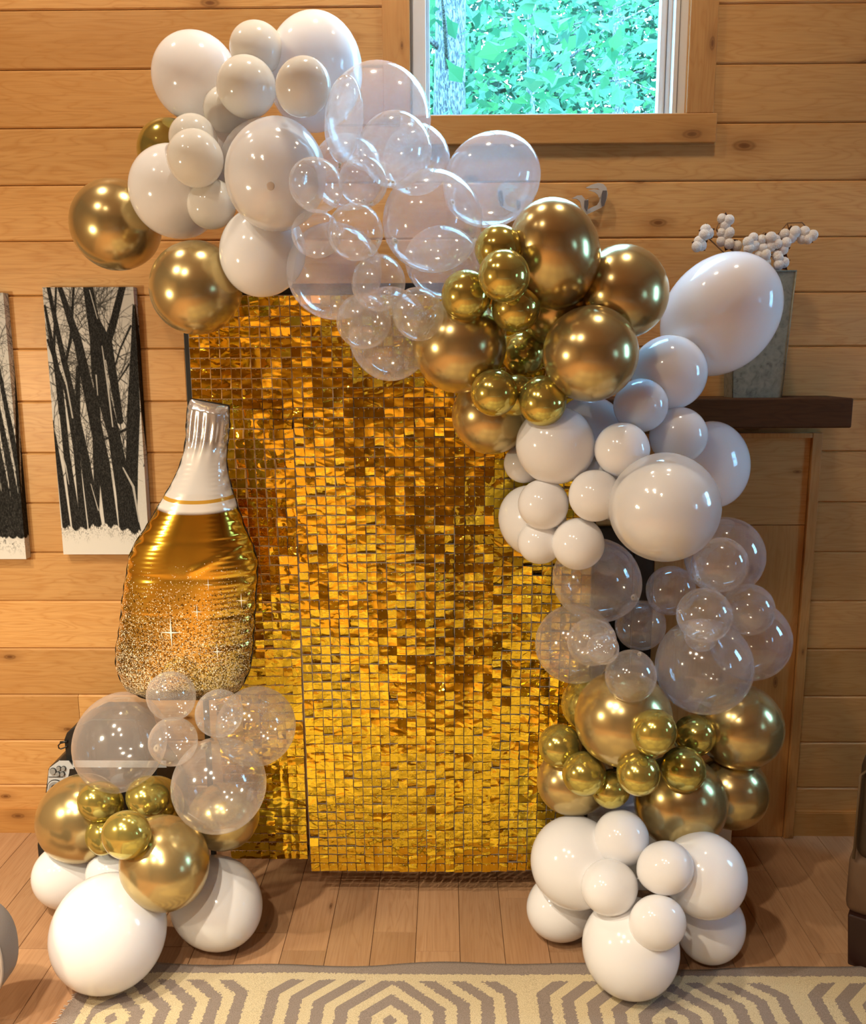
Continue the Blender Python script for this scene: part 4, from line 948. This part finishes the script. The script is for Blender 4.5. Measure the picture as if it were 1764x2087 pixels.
def sequin_verts(bx, by, cup):
    v = []
    for b in range(4):
        for a in range(4):
            u = (a / 3 - .5) * 2; w = (b / 3 - .5) * 2
            v.append((u * SH, cup * .0009 * (1 - u * u) * (1 - w * w) - bx * .0011 * (1 - u * u) - by * .0011 * (1 - w * w), w * SH))
    return v
sq_f = [(b * 4 + a, b * 4 + a + 1, b * 4 + a + 5, b * 4 + a + 4) for b in range(3) for a in range(3)]
var = []
for k in range(10):
    me = mesh('sequin', sequin_verts(rr.uniform(-1, 1), rr.uniform(-1, 1), rr.uniform(-1, 1)), sq_f, True); me.materials.append(MW['sequin']); var.append(me)
def nz(x, z, s, k=0): return math.sin(x * s * 1.3 + 1.7 * math.sin(z * s * .8 + k)) * math.cos(z * s + 2.1 * math.sin(x * s * .6 + k * 2))
cells = []
for g in range(4):
    for j in range(NR[g]):
        for i in range(10):
            x, z, dr = seqpos(g, i, j, NR[g]); cells.append((g, i, j, x, z))
def inview(x, z):
    v = Vector((x, SY, z)) - EYE; zz = v.dot(FWD); px = 882 + FPX * v.dot(RGT) / zz; py = 1043.5 - FPX * v.dot(UPV) / zz
    return px, py, zz
cand = []
for k, c in enumerate(cells):
    px, py, zz = inview(c[3], c[4])
    if 480 < px < 900 and py > 800 or 400 < px < 640 and 690 < py < 800: cand.append((zz, k))
chosen = set(k for _, k in sorted(cand)[:300])
sv = []; sf = []; pv = []; pf = []
for k, (g, i, j, x, z) in enumerate(cells):
    low = max(0.0, min(1.0, (0.75 - z) / 0.5))
    amp = 1 - 0.6 * low
    tx_ = (0.17 * nz(x, z, 6, 1) + rr.gauss(0, .11)) * amp + 0.02          # swing about x
    ty = (0.20 * nz(x, z, 4, 4) + rr.gauss(0, .09)) * amp
    tz = rr.gauss(0, .035) + (0.05 if g == 3 else -0.02)
    if rr.random() < .05: tx_ += rr.choice([-1, 1]) * .25
    R3 = Matrix.Rotation(tz, 3, 'Y') @ Matrix.Rotation(ty, 3, 'Z') @ Matrix.Rotation(tx_, 3, 'X')
    top = Vector((x - off.x, -.0300 - 0.0009 * ((i + j) % 2), z + SH - .0006)); c = top - R3 @ Vector((0, 0, SH - .0006))
    if k in chosen:
        o = bpy.data.objects.new('sequin', var[(k * 7) % 10]); COL.objects.link(o); o.parent = sw
        o.matrix_local = Matrix.Translation(c) @ R3.to_4x4()
    else:
        n0 = len(sv)
        sv += [tuple(c + R3 @ Vector(q_)) for q_ in [(v_.co.x, v_.co.y, v_.co.z) for v_ in var[(k * 7) % 10].vertices]]
        sf += [tuple(n0 + a for a in q_) for q_ in sq_f]
    n0 = len(pv); pz = top.z - .0015; r = .0011
    pv += [(top.x - r, top.y - .0025, pz), (top.x, top.y - .0025, pz - r), (top.x + r, top.y - .0025, pz), (top.x, top.y - .0025, pz + r), (top.x, top.y + .003, pz)]
    pf += [(n0, n0 + 1, n0 + 2, n0 + 3), (n0, n0 + 4, n0 + 1), (n0 + 1, n0 + 4, n0 + 2), (n0 + 2, n0 + 4, n0 + 3), (n0 + 3, n0 + 4, n0)]
o = link('sequins', mesh('sequins', sv, sf, True), MW['sequin'], sw); o['kind'] = 'stuff'
o = link('pins', mesh('pins', pv, pf), MW['pin'], sw); o['kind'] = 'stuff'

# ------------------------------------------------------------------ bottle balloon
BY = -0.535
Lp = [(655, 128), (640, 180), (632, 250), (632, 340), (628, 400), (612, 470), (590, 540), (555, 620), (515, 690), (470, 760), (430, 830), (385, 910), (340, 980), (290, 1035), (262, 1110), (252, 1180), (248, 1240), (225, 1330), (218, 1400), (210, 1500), (200, 1600), (178, 1700), (170, 1780), (182, 1860), (205, 1930), (250, 1985), (310, 2010)]
Rp = [(905, 175), (912, 200), (912, 260), (903, 340), (893, 410), (888, 470), (890, 540), (905, 620), (930, 700), (952, 770), (978, 840), (1005, 920), (1025, 980), (1062, 1040), (1088, 1110), (1096, 1180), (1090, 1250), (1082, 1310), (1080, 1380), (1076, 1480), (1068, 1580), (1062, 1680), (1055, 1760), (1045, 1850), (1015, 1930), (960, 1990), (890, 2035)]
def lerp_edge(E, y):
    if y <= E[0][1]: return E[0][0]
    for (x0, y0), (x1, y1) in zip(E[:-1], E[1:]):
        if y <= y1: t = (y - y0) / (y1 - y0); return x0 + (x1 - x0) * t
    return E[-1][0]
def BPt(x, y, dy=0.0):
    return at(180 + x / 3.163, 780 + y / 3.163, BY + dy)
bc = BPt(650, 1100)
bottle = empty('bottle_balloon', bc, 'tall foil balloon shaped like a gold champagne bottle with glitter print and silver top', 'balloon')
NV, NU = 230, 56
def edges_raw(t):
    """t 0..1 over the height; returns (xl, xr, y shift) in crop pixels"""
    y = 128 + (2040 - 128) * t
    xl = lerp_edge(Lp, min(y, 2005)); xr = lerp_edge(Rp, y)
    cut = 1.0
    if t > 0.965: cut = math.sqrt(max(0.0, 1 - ((t - 0.965) / 0.035) ** 2)); 
    if t < 0.022: cut = 0.93 + 0.07 * math.sqrt(max(0, 1 - ((0.022 - t) / 0.022) ** 2))
    m_ = (xl + xr) / 2; w = (xr - xl) / 2 * (0.55 + 0.45 * cut)
    return m_, w, y, cut
_raw = [edges_raw(j / 230) for j in range(231)]
_mw = np.array([[r[0], r[1]] for r in _raw])
for _ in range(4):
    _p = np.vstack([_mw[:1]] * 5 + [_mw] + [_mw[-1:]] * 5)
    _n = sum(_p[k:k + 231] for k in range(11)) / 11
    _n[:8] = _mw[:8]; _n[-10:] = _mw[-10:]; _mw = _n
_mr = np.array([[r[0], r[1]] for r in _raw])
def edges(t):
    j = min(230, max(0, t * 230)); a = int(j); b = min(230, a + 1); f_ = j - a; y = 128 + (2040 - 128) * t
    k = max(0.0, min(1.0, min(t / .06, (1 - t) / .07)))
    q = (_mw[a] * (1 - f_) + _mw[b] * f_) * k + (_mr[a] * (1 - f_) + _mr[b] * f_) * (1 - k)
    return q[0], q[1], y, 1.0
creases = [(0.150, .012, .30), (0.455, .010, .16), (0.575, .010, .14), (0.70, .009, .10), (0.80, .009, .08)]
bv = []; puv = []
rb = random.Random(5); ph = [rb.uniform(0, 6.28) for _ in range(12)]
for side in (-1, 1):
    for j in range(NV + 1):
        t = j / NV; m_, w, y, cut = edges(t)
        sc = abs(math.sin(t * 44)) * 0.018 + 0.985
        tk = 0.062 if t > .3 else 0.062 * (0.62 + 0.38 * max(0, (t - .12)) / .18 if t > .12 else 0.62)
        tk *= (w / 400.0) ** .5 * 1.25
        endf = min(1, t / .03) ** .5 * min(1, (1 - t) / .06) ** .5
        cr = 1.0
        for ct, cw, ca in creases: cr -= ca * math.exp(-((t - ct) / cw) ** 2)
        for i in range(NU + 1):
            u = -1 + 2 * i / NU
            uu = math.sin(u * PI / 2)
            prof = max(0, 1 - abs(uu) ** 2.4) ** .62
            side_m = math.exp(-((abs(uu) - .62) / .2) ** 2)
            rip = 0.0 if t < .2 else 0.0005 * side_m * math.sin(t * 400 + ph[int(t * 6) % 12] + uu * 3) * min(1, (t - .12) / .1)
            edge = 0.004 * math.exp(-((abs(uu) - .93) / .07) ** 2) * math.sin(t * 150 + side)
            broad = 0.0025 * math.sin(uu * 5 + t * 4) * math.sin(t * 7 + 1) * prof
            fold = 0.003 * math.sin(uu * 16 + t * 10) * math.exp(-((t - .1) / .06) ** 2) + 0.0035 * math.exp(-((t - (.56 - .1 * uu)) / .012) ** 2) * (uu > .1)
            crr = 1 - (1 - cr) * (0.03 + .97 * abs(uu) ** 3)
            dpt = tk * prof * endf * crr + (rip + edge + broad + fold) * (prof > 0.02) * endf
            scal = 9 * abs(math.sin(u * 9)) * (1 if t < .02 else 0)
            p = BPt(m_ + w * uu * (1 + (sc - 1) * abs(uu) ** 8), y + (46 * (uu * .5) if t < .05 else 46 * (uu * .5) * max(0, 1 - (t - .05) / .1)) - (1 - t) * 0, 0) 
            p = p + Vector((0, side * dpt, 0)) - bc
            bv.append(tuple(p)); puv.append((uu, t + (0.012 * uu * uu * 0 + (-0.012 * (1 - uu * uu)) if .25 < t < .4 else 0), 0.0))
bf = []
W1 = NU + 1; off2 = (NV + 1) * W1
for j in range(NV):
    for i in range(NU):
        a = j * W1 + i
        bf.append((a, a + W1, a + W1 + 1, a + 1)); bf.append((a + off2, a + 1 + off2, a + W1 + 1 + off2, a + W1 + off2))
bme = mesh('bottle_foil', bv, bf, True)
pa = bme.attributes.new('pv', 'FLOAT_VECTOR', 'POINT'); pa.data.foreach_set('vector', np.array(puv, dtype=np.float32).ravel())
link('foil_body', bme, MW['bottle'], bottle)
# crimped flat seam that runs round the outline
loop = []
for j in range(0, NV + 1, 1): m_, w, y, c_ = edges(j / NV); loop.append((m_ - w * 1.0 * (abs(math.sin(j / NV * 44)) * .018 + .985), y, j / NV, -1))
for j in range(NV, -1, -1): m_, w, y, c_ = edges(j / NV); loop.append((m_ + w * (abs(math.sin(j / NV * 44)) * .018 + .985), y, j / NV, 1))
sv_ = []; sf_ = []
for x, y, t, sd in loop:
    sh = 46 * (sd * .5) * max(0, min(1, 1 - (t - .05) / .1))
    wd = 3 + 5 * abs(math.cos(t * 44)) ** 2
    wv = 0.003 * math.sin(t * 120)
    a = BPt(x, y + sh) - bc; b = BPt(x + sd * wd, y + sh + (wd if t > .975 else (-wd if t < .02 else 0))) - bc
    for q_, dd in ((a, -.0008), (a, .0008), (b, .0006 + wv), (b, -.0006 + wv)): sv_.append((q_.x, q_.y + dd, q_.z))
n = len(loop)
for k in range(n):
    a = k * 4; b = ((k + 1) % n) * 4
    for e in range(4): sf_.append((a + e, b + e, b + (e + 1) % 4, a + (e + 1) % 4))
link('crimped_seam', mesh('seam', sv_, sf_), MW['foil_edge'], bottle)
def surf(x, y):
    t = (y - 128) / (2040 - 128); m_, w, yy, c_ = edges(t); uu = max(-.95, min(.95, (x - m_) / w))
    tk = 0.062 * (w / 400.0) ** .5 * 1.25
    return BPt(x, y, -(tk * (1 - abs(uu) ** 2.4) ** .62) - .0045) - bc
for (x, y, s) in [(532, 1612, 110), (700, 1478, 55), (772, 1303, 42), (985, 1405, 52), (355, 1808, 66), (830, 1735, 62), (408, 1305, 44)]:
    c = surf(x, y); s1 = s / 3.163 / FPX * 2.5; s2 = s1 * .72; kk = s1 * .07
    pts = []
    for a in range(8):
        an = a * PI / 4; r_ = (s1 if a % 4 == 2 else s2) if a % 2 == 0 else kk
        pts.append((math.cos(an) * r_, 0, math.sin(an) * r_))
    pts = [(p[0], 0 + .10 * abs(p[0]) + .03 * abs(p[2]), p[2]) for p in pts]
    m2 = MB(); m2.add([(0, -.0003, 0)] + pts, [(0, 1 + (a + 1) % 8, 1 + a) for a in range(8)]); m2.build('star_print', MW['star'], bottle, c)

# ------------------------------------------------------------------ balloons
def balloon_mesh():
    v = []; f = []; S = 36; Rn = 26
    prof = []
    for i in range(Rn + 1):
        ph_ = PI * i / Rn; r = math.sin(ph_); z = -math.cos(ph_)
        k = max(0, z)
        r = r * (1 - 0.10 * k * k); z = z * (1 + 0.05 * k * k * k)
        if i > Rn - 3: r = max(r, 0.045); 
        prof.append((r, z))
    prof[-1] = (0.040, 1.075)
    v.append((0, 0, -1.0))
    for r, z in prof[1:]:
        for k in range(S): v.append((r * math.cos(2 * PI * k / S), r * math.sin(2 * PI * k / S), z))
    for k in range(S): f.append((0, 1 + (k + 1) % S, 1 + k))
    for i in range(len(prof) - 2):
        for k in range(S):
            a = 1 + i * S + k; b = 1 + i * S + (k + 1) % S; f.append((a, b, b + S, a + S))
    return mesh('balloon_skin', v, f, True)
def knot_mesh():
    b = MB(); R_, r_ = 0.055, 0.030; n, m_ = 14, 7
    v = []; f = []
    for i in range(n):
        for j in range(m_):
            a = 2 * PI * i / n; c = 2 * PI * j / m_
            v.append(((R_ + r_ * math.cos(c)) * math.cos(a), (R_ + r_ * math.cos(c)) * math.sin(a), 1.095 + r_ * math.sin(c)))
    for i in range(n):
        for j in range(m_): f.append((i * m_ + j, ((i + 1) % n) * m_ + j, ((i + 1) % n) * m_ + (j + 1) % m_, i * m_ + (j + 1) % m_))
    b.add(v, f, True)
    v = []; f = []   # flared tail
    for i, (r, z) in enumerate(((.03, 1.10), (.035, 1.15), (.075, 1.20))):
        for k in range(10): v.append((r * math.cos(2 * PI * k / 10), r * math.sin(2 * PI * k / 10) * .5, z))
    for i in range(2):
        for k in range(10): f.append((i * 10 + k, i * 10 + (k + 1) % 10, (i + 1) * 10 + (k + 1) % 10, (i + 1) * 10 + k))
    b.add(v, f, True)
    me = bpy.data.meshes.new('balloon_knot'); me.from_pydata(b.v, [], b.f); me.polygons.foreach_set('use_smooth', b.sm); me.update(); return me
skin, knot = balloon_mesh(), knot_mesh()
MW['spot'] = principled('pressed_tip_latex', (0.50, 0.43, 0.38), 0.3)
def inner_mesh():
    v = [(0, 0, -.93)]; f = []; S = 36; Rn = 24; prof = []
    for i in range(1, Rn + 1):
        ph_ = PI * i / Rn; r = .93 * math.sin(ph_); z = -.93 * math.cos(ph_); k = max(0, z / .93)
        prof.append((max(r * (1 - .55 * k ** 2.2), .02), z * (1 + .0 * k)))
    for r, z in prof:
        for k in range(S): v.append((r * math.cos(2 * PI * k / S), r * math.sin(2 * PI * k / S), z))
    for k in range(S): f.append((0, 1 + (k + 1) % S, 1 + k))
    for i in range(len(prof) - 1):
        for k in range(S):
            a = 1 + i * S + k; b = 1 + i * S + (k + 1) % S; f.append((a, b, b + S, a + S))
    me = mesh('inner_balloon', v, f, True); me.materials.append(MW['W']); return me
inner = inner_mesh()
MW['knotc'] = principled('clear_knot_latex', (0.72, 0.66, 0.50), 0.35)
kinds = {}
for k in 'WIGSC':
    a = skin.copy(); a.materials.append(MW[k]); b = knot.copy(); b.materials.append(MW['knotc'] if k == 'C' else MW[k]); kinds[k] = (a, b)
for kd, c, ac, al, w, grp, lab in BALLOONS:
    a, b = kinds[kd]
    o = bpy.data.objects.new('balloon', a); COL.objects.link(o)
    q_ = Vector(w).to_track_quat('Z', 'Y')
    o.matrix_world = Matrix.Translation(c) @ q_.to_matrix().to_4x4() @ Matrix.Diagonal((ac, ac, al, 1))
    tag(o, lab, 'balloon', GROUPS[grp])
    kn = bpy.data.objects.new('knot', b); COL.objects.link(kn); kn.parent = o
    if 'double-layered' in lab and kd == 'W':
        o.material_slots[0].link = 'OBJECT'; o.material_slots[0].material = MW['milk']
        inn = bpy.data.objects.new('inner_balloon', inner); COL.objects.link(inn); inn.parent = o
        inn.matrix_local = Matrix.Translation((0, 0, -0.02)); inn['label'] = 'solid white inner balloon with a pointed neck'
        if 'dot' in lab:
            v_ = (Vector(c) - EYE).normalized(); e_ = max(ac, al)
            loc_, _n, ok_ = None, None, None
            Mi = o.matrix_world.inverted(); p0 = Mi @ EYE; d0 = (Mi.to_3x3() @ (at(551, 379, c[1]) - EYE)).normalized()
            bq = p0.dot(d0); t_ = -bq - math.sqrt(max(0, bq * bq - p0.length_squared + 1)); hit = p0 + d0 * t_
            sp_ = MB().ball((0, 0, 0), .075, 16, 8, (1, 1, .12)).build('tip_spot', MW['spot'], o)
            sp_.matrix_local = Matrix.Translation(hit * 0.998) @ hit.normalized().to_track_quat('Z', 'Y').to_matrix().to_4x4()

# ------------------------------------------------------------------ white box behind the leg base
b = MB(); b.box(-0.275, 0.262, -0.13, 0.13, 0, 0.262)
wb = b.build('storage_box', MW['whitebox'], None, (0.69, -0.23, 0)); bevel(wb, 0.003)
tag(wb, 'plain white box on the floor behind the white leg base balloons', 'box')
b = MB(); b.box(-0.281, 0.268, -0.136, 0.136, 0, 0.012); lid = b.build('lid', MW['whitebox'], wb, (0, 0, 0.2625)); bevel(lid, 0.002)

# ------------------------------------------------------------------ portable speaker by the wall
sp = empty('party_speaker', (-1.19, -0.19, 0), 'portable black speaker with grey front of round dials by the wall', 'speaker')
so = Vector((-1.19, -0.19, 0))
SYF = -0.265
def SP(x, y): p = at(70 + x / 8.82, 1460 + y / 8.82, SYF); return (p.x - so.x, p.z)
sx0, sx1 = SP(190, 1400)[0], 0.245
bodyp = [(-0.238, 0.0), (0.238, 0.0), (0.238, 0.24), (0.205, 0.335), (0.16, 0.405), (-0.10, 0.405), SP(440, 780), SP(270, 915), SP(245, 960), SP(190, 1420), (-0.238, 0.1)]
bd = MB().prism(bodyp, -0.075, 0.13).build('cabinet', MW['plastic'], sp); bevel(bd, 0.004)
fpn = [SP(385, 840), SP(450, 795), SP(625, 795), SP(690, 880), SP(720, 935), SP(650, 935), SP(620, 1060), SP(560, 1300), SP(225, 1420), SP(265, 975), SP(285, 915)]
MB().prism(fpn, -0.0785, -0.0752).build('grey_front', MW['spk'], sp)
def disc(name, cx, cy, r, mat, y0=-0.083, y1=-0.0788):
    x, z = SP(cx, cy); rr_ = r / 8.82 / FPX * 3.02
    pts = [(x + rr_ * math.cos(2 * PI * k / 24), z + rr_ * math.sin(2 * PI * k / 24)) for k in range(24)]
    return MB().prism(pts, y0, y1).build(name, MW[mat], sp)
for cx, cy, r in ((348, 970, 56), (452, 920, 38), (538, 920, 38), (436, 1018, 38), (521, 1018, 38)):
    disc('dial_ring', cx, cy, r + 5, 'plastic', -0.0815, -0.0788); disc('dial', cx, cy, r - 3, 'dial', -0.086, -0.0817)
disc('speaker_ring', 395, 1265, 150, 'plastic', -0.0815, -0.0788); disc('speaker_ring', 395, 1265, 138, 'spk', -0.083, -0.0817); disc('speaker_cone', 395, 1265, 118, 'dial', -0.085, -0.0832); disc('speaker_cone', 395, 1265, 70, 'plastic', -0.087, -0.0852)
x, z = SP(265, 1080); x1, z1 = SP(520, 1110)
MB().box(x, x1, -0.0800, -0.0787, z - .001, z + .001).build('panel_line', MW['plastic'], sp)
gp = [SP(640, 940), SP(720, 940), (0.20, SP(640, 940)[1]), (0.20, 0.1), SP(620, 1400)]
MB().prism(gp, -0.0795, -0.0752).build('speaker_grille', MW['plastic'], sp)
st_ = [SP(700, 905), (0.235, SP(700, 905)[1]), (0.235, SP(700, 790)[1]), SP(700, 790)]
MB().prism(st_, -0.080, -0.0752).build('grey_strip', MW['spk'], sp)
hpnt = [SP(510, 700), SP(485, 470), SP(530, 350), SP(600, 280), SP(665, 235), (-0.02, 0.560), (0.13, 0.560), (0.16, 0.405), (-0.12, 0.405)]
hd = MB().prism(hpnt, -0.055, 0.10).build('handle_housing', MW['plastic'], sp); bevel(hd, 0.004)
ring = [SP(x, y) for x, y in [(490, 505), (430, 520), (395, 560), (405, 605), (440, 620), (500, 600), (560, 570)]]
MB().tube([(p[0], -0.06, p[1]) for p in ring], 0.0024, 8).build('cord_loop', MW['plastic'], sp)
MB().tube([(SP(430, 500)[0], -0.06, SP(430, 500)[1]), (SP(560, 490)[0], -0.06, SP(560, 490)[1])], 0.004, 8).build('latch_bar', MW['plastic'], sp)

# ------------------------------------------------------------------ leather armchair at the frame edge
ac_ = empty('leather_armchair', (1.50, -0.42, 0), 'brown leather armchair with piped arm and dark block leg, by the fireplace', 'armchair')
ao = Vector((1.50, -0.42, 0))
def rbox(name, q, mat, r, parent, off_, seg=4):
    c = Vector(((q[0] + q[1]) / 2, (q[2] + q[3]) / 2, (q[4] + q[5]) / 2)); b = MB()
    b.box(q[0] - c.x, q[1] - c.x, q[2] - c.y, q[3] - c.y, q[4] - c.z, q[5] - c.z); o = b.build(name, mat, parent, c - off_)
    md = o.modifiers.new('bevel', 'BEVEL'); md.width = r; md.segments = seg
    o.data.polygons.foreach_set('use_smooth', [True] * len(o.data.polygons)); return o
rbox('seat', (1.30, 1.86, -0.72, -0.16, 0.24, 0.43), MW['leather2'], 0.05, ac_, ao)
rbox('backrest', (1.24, 1.92, -0.22, -0.06, 0.24, 0.86), MW['leather'], 0.05, ac_, ao)
for sx_, m0 in ((-1, 1.215), (1, 1.945)):
    rbox('arm', (m0 - 0.063, m0 + 0.063, -0.72, -0.14, 0.33, 0.655), MW['leather'], 0.045, ac_, ao)
    rbox('arm_skirt', (m0 - 0.073, m0 + 0.067, -0.715, -0.14, 0.155, 0.345), MW['leather2'], 0.03, ac_, ao)
    xx = m0 - ao.x
    MB().tube([(xx - .058, -.302, .34), (xx - .058, -.302, .60), (xx - .02, -.302, .645), (xx + .03, -.302, .648), (xx + .058, -.302, .60), (xx + .058, -.302, .34)], 0.0045, 6).build('piping', MW['piping'], ac_)
    MB().tube([(xx - .030, -.315, .46), (xx - .005, -.315, .475), (xx + .02, -.315, .46), (xx + .02, -.315, .43), (xx - .01, -.315, .42)], 0.010, 6).build('scroll_roll', MW['leather2'], ac_)
    for yy in (-0.69, -0.16):
        lg = MB(); a = 0.040; c_ = 0.030; lx = xx - .02 * (1 if sx_ < 0 else -1)
        lg.add([(lx - c_, yy - ao.y - c_, 0), (lx + c_, yy - ao.y - c_, 0), (lx + c_, yy - ao.y + c_, 0), (lx - c_, yy - ao.y + c_, 0), (lx - a, yy - ao.y - a, .165), (lx + a, yy - ao.y - a, .165), (lx + a, yy - ao.y + a, .165), (lx - a, yy - ao.y + a, .165)],
               [(3, 2, 1, 0), (4, 5, 6, 7), (0, 1, 5, 4), (1, 2, 6, 5), (2, 3, 7, 6), (3, 0, 4, 7)])
        o = lg.build('leg', MW['darkleg'], ac_); bevel(o, .004)

ac_.matrix_world = Matrix.Translation((1.172, -0.70, 0)) @ Matrix.Rotation(math.radians(-33), 4, 'Z') @ Matrix.Translation(ao - Vector((1.142, -0.715, 0)))
# ------------------------------------------------------------------ grey chair at the other frame edge
GCY = -1.0
gp0 = at(-56, 1937, GCY)
gc = empty('grey_chair', (gp0.x, GCY, 0), 'grey upholstered chair with pale piping, its rounded side cut by the photo edge', 'chair')
hx = (at(22, 1937, GCY) - gp0).length; hz = (at(-56, 1846, GCY) - gp0).length
def sell(a, rx_, rz_, e=2.3): return (rx_ * math.copysign(abs(math.cos(a)) ** (2 / e), math.cos(a)), rz_ * math.copysign(abs(math.sin(a)) ** (2 / e), math.sin(a)))
v = []; f = []; n = 48
for sc_, y in ((0.0, -.066), (.6, -.064), (.88, -.056), (1.0, -.04), (1.0, .04), (.88, .056), (0.0, .06)):
    for k in range(n):
        q_ = sell(2 * PI * k / n, hx * sc_, hz * sc_); v.append((q_[0], y, gp0.z + q_[1]))
for i in range(6):
    for k in range(n): f.append((i * n + k, i * n + (k + 1) % n, (i + 1) * n + (k + 1) % n, (i + 1) * n + k))
link('side_cushion', mesh('side', v, f, True), MW['greyfab'], gc)
MB().tube([(sell(2 * PI * k / n, hx * .985, hz * .985)[0], -.046, gp0.z + sell(2 * PI * k / n, hx * .985, hz * .985)[1]) for k in range(n + 1)], 0.0042, 6, False).build('piping', MW['palepipe'], gc)
rbox('seat', (gp0.x - .55, gp0.x - hx * .5, GCY - .05, GCY + .05, gp0.z - hz * .8, gp0.z + .03), MW['greyfab'], 0.03, gc, Vector((gp0.x, GCY, 0)))
for sx_ in (-.5, -.02): MB().tube([(sx_, 0, gp0.z - hz * .7), (sx_ * 1.02, 0, 0.0)], [.016, .010], 10).build('leg', MW['darkleg'], gc)
